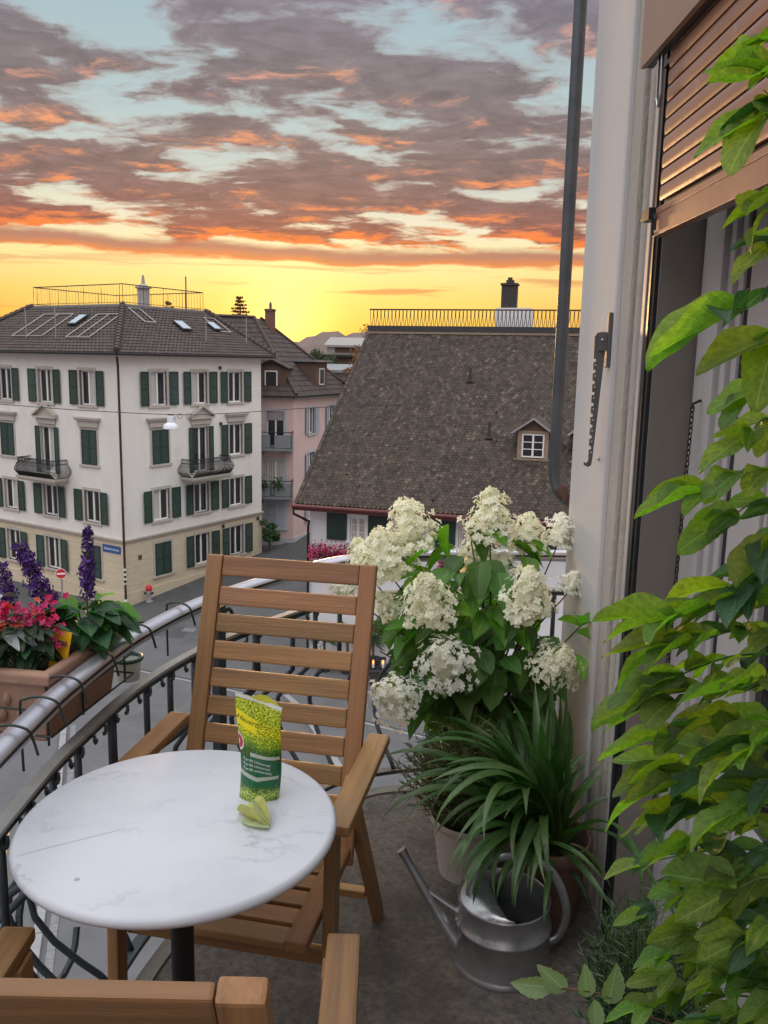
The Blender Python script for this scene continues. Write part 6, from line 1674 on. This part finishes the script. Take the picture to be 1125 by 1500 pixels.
tr = leafy('red_flower_plant', 'pinkish red flowering plant filling the near end of the planter', 'flower', (-.775, 1.76, .90), None, ['dark_leaf', 'dark_leaf', 'broad_leaf'], 6, (.03, .055), .5, 120, (.10, .075, .10))
rnd = random.Random(31); fb, cb = MB(), MB()
for cx, cy, cz, k in ((-.03, -.02, .118, 24), (.03, -.02, .108, 22), (-.055, -.035, .10, 18), (.015, -.03, .09, 12), (.055, -.01, .078, 12), (.07, -.01, .05, 9), (-.07, -.03, .112, 16), (.045, .02, .12, 8), (-.005, -.02, .10, 6)):
    for i in range(k): bloom(fb if rnd.random() < .93 else cb, rnd, Vector((cx, cy, cz)) + Vector((rnd.gauss(0, .014), rnd.gauss(0, .012), rnd.gauss(0, .010))), rnd.uniform(.007, .0115), (0, -.5, .6), 5)
fb.obj('blossom', 'red_bloom', tr, recalc=False, kind='stuff'); cb.obj('blossom', 'coral_bloom', tr, recalc=False, kind='stuff')
leafy('dusty_plant', 'pale silvery leaves at the left edge behind the red flowers', 'plant', (-.815, 1.72, .95), None, ['dusty_leaf'], 8, (.05, .085), .5, 14, (.05, .04, .12))
b = MB(); b.box(-.021, .021, -.0006, .0006, -.045, .045); yc = b.obj('sticky_card', 'yellow_card', M=Matrix.Translation((-.699, 1.76, .915)) @ Matrix.Rotation(R(-14), 4, 'Z') @ Matrix.Rotation(R(9), 4, 'Y') @ Matrix.Rotation(R(-8), 4, 'X')); tag(yc, 'bright yellow sticky insect card standing in the planter soil', 'card')
def hanging_cup():
    t = thing('hanging_cup', 'small white cup with dark green rim hanging beyond the planter behind the railing', 'cup', (-.66, 2.10, .72)); b = MB(); b.lathe([(.026, .0), (.034, .055), (.036, .055), (.030, -.001)], 20, capt=False); b.obj('cup', 'print_white', t, smooth=True)
    b = MB(); b.tube([(.036 * math.cos(a), .036 * math.sin(a), .056) for a in [j * 2 * PI / 20 for j in range(21)]], .006, 8); b.obj('rim', 'green_plastic', t, smooth=True)
hanging_cup()

# ---------------------------------------------------------------- street things
def no_entry():
    x, y = -16.23, 41.5; z0 = gz(x, y) + .1; t = thing('no_entry_sign', 'round red no entry sign with white bar on a thin post', 'sign', (x, y, z0)); h = -9.34 - z0
    b = MB(); b.tube([(0, 0, 0), (0, 0, h + .15)], .045, 10); b.obj('post', 'pale_metal', t, smooth=True)
    F = Matrix.Translation((0, -.06, h)) @ Matrix.Rotation(R(18), 4, 'Z') @ Matrix.Rotation(R(90), 4, 'X')
    b = MB(); b.lathe([(.27, -.012), (.275, 0), (.27, .012)], 32, F); d = b.obj('disc', 'sign_red', t)
    b = MB(); b.box(-.20, .20, -.045, .045, .0125, .016, F); b.obj('white_bar', 'sign_white', t)
    b = MB(); n = 36; vs = []
    for i in range(n + 1): a = 2 * PI * i / n; vs += [(.268 * math.cos(a), .268 * math.sin(a), .0135), (.245 * math.cos(a), .245 * math.sin(a), .0135)]
    b.add(vs, [(2 * i, 2 * i + 1, 2 * i + 3, 2 * i + 2) for i in range(n)], F); b.obj('rim_line', 'sign_white', t, recalc=False)
no_entry()
def hydrant():
    p = C0 + AR * 1.25 - AL * .45; t = thing('fire_hydrant', 'grey fire hydrant with red cap at the foot of the yellow wall', 'hydrant', (p.x, p.y, gz(p.x, p.y) + .12)); b = MB()
    b.lathe([(.2, 0), (.2, .06), (.13, .08), (.115, .35), (.13, .42), (.15, .45), (.15, .62), (.13, .66)], 16); b.obj('body', 'hydrant_grey', t, smooth=True, auto=40)
    b = MB(); b.lathe([(.16, .66), (.18, .70), (.17, .86), (.11, .96), (.04, 1.0)], 16); b.obj('cap', 'sign_red', t, smooth=True)
    for s in (1, -1): b = MB(); b.tube([(s * .1, -.05, .53), (s * .26, -.1, .53)], .07, 10); b.obj('outlet', 'pot_dark', t, smooth=True)
hydrant()
def street_lamp():
    A, L0, B, E2 = Vector((-17.49, 36, -.50)), Vector((-9.13, 36, -.86)), Vector((-6.9, 36.5, -.80)), Vector((3.0, 43.0, -.40)); b = MB(); b.tube(curve([A, A.lerp(L0, .5) + Vector((0, 0, -.06)), L0, B, B.lerp(E2, .4) + Vector((0, 0, .05)), E2], 8), .017, 5); tag(b.obj('lamp_cable', 'dark_metal'), 'thin cable strung across the street between the houses carrying the lamp', 'cable')
    t = thing('street_lamp', 'small pale street lamp with bell shade hanging from the cable', 'lamp', tuple(L0)); b = MB(); b.lathe([(.13, -.04), (.145, -.10), (.145, -.34), (.20, -.37), (.30, -.44), (.315, -.60), (.30, -.61), (.27, -.46)], 24, capb=True, capt=False); b.obj('shade', 'lamp_white', t, smooth=True, auto=50)
    b = MB(); b.lathe([(.001, -.60), (.28, -.58)], 20, capb=False, capt=False); b.obj('lens', 'zinc', t); b = MB(); b.box(-.12, .12, -.03, .03, -.05, .02); b.obj('clamp', 'dark_metal', t)
    b = MB()
    for cx, r_ in ((.40, .10), (.78, .13)): b.tube([(cx + r_ * math.cos(a), 0, -.06 + r_ * math.sin(a)) for a in [j * 2 * PI / 16 for j in range(17)]], .012, 5)
    b.obj('cable_loop', 'dark_metal', t)
street_lamp()
def palm(label, x, y, h, seed):
    z0 = gz(x, y); t = thing('potted_palm', label, 'potted plant', (x, y, z0)); rnd = random.Random(seed); b = MB(); b.lathe([(.26, 0), (.36, .75), (.38, .75), (.34, .70), (.05, .68)], 16); b.obj('pot', 'pot_dark', t, smooth=True, auto=40)
    st = MB(); st.tube([(0, 0, .6), (0, 0, h * .6)], .06, 8); st.obj('trunk', 'bark', t)
    f = MB()
    for i in range(46):
        a = rnd.uniform(0, 2 * PI); el = rnd.uniform(-.2, 1.3); L = rnd.uniform(.55, .95); d = Vector((math.cos(a) * math.cos(el), math.sin(a) * math.cos(el), math.sin(el))); p = Vector((0, 0, rnd.uniform(h * .45, h * .62)))
        for k in range(7):
            dd = (d + rv(rnd, .38)).normalized(); e = dd.orthogonal().normalized() * .022; q = p + d * L * .35; f.add([q - e, q + e, q + dd * L * .62 + Vector((0, 0, -.10))], [(0, 1, 2)])
        f.tube([p, p + d * L * .35], .012, 3)
    f.obj('frond', 'palm_leaf', t, recalc=False, kind='stuff')
mat('palm_leaf', (.035, .075, .035), .5, .3, 8, island=.4, trans=.15)
palm('potted palm leftmost against the white house wall seen through the chair back', -2.55, 36.3, 2.7, 1)
palm('potted palm in the middle of the white house wall seen through the chair slats', -1.5, 36.1, 3.1, 2)
palm('potted palm nearest the hydrangea against the white house wall', -.35, 36.0, 2.9, 3)
def lantern(label, x, y, z):
    t = thing('lantern', label, 'lantern', (x, y, z)); b = MB(); b.box(-.13, .13, -.13, .13, 0, .05); b.box(-.13, .13, -.13, .13, .45, .5)
    for sx in (1, -1):
        for sy in (1, -1): b.box(sx * .12 - .015, sx * .12 + .015, sy * .12 - .015, sy * .12 + .015, .05, .45)
    b.obj('lantern_frame', 'iron_black', t); b = MB(); b.lathe([(.05, .05), (.05, .22)], 10); b.obj('candle', 'sign_white', t); b = MB(); b.lathe([(.02, .22), (.05, .29), (.03, .36), (.002, .44)], 8); b.obj('flame', 'flame', t, smooth=True)
b = MB(); b.box(-.6, .6, -.4, .4, .50, .55); 
def bench_table(label, x, y):
    z0 = gz(x, y); t = thing('planter_trough', label, 'planter', (x, y, z0)); b = MB(); b.box(-.7, .7, -.3, .3, 0, .62); b.box(-.74, .74, -.34, .34, .56, .64); b.obj('trough', 'pot_dark', t, bevel=.02); return z0 + .64
zt = bench_table('dark planter trough below the palms by the white house', .25, 35.0); lantern('glowing candle lantern on the dark trough right of the chair post', .09, 35.0, zt); lantern('glowing candle lantern behind the chair slats near the palm pot', -.33, 35.0, zt)
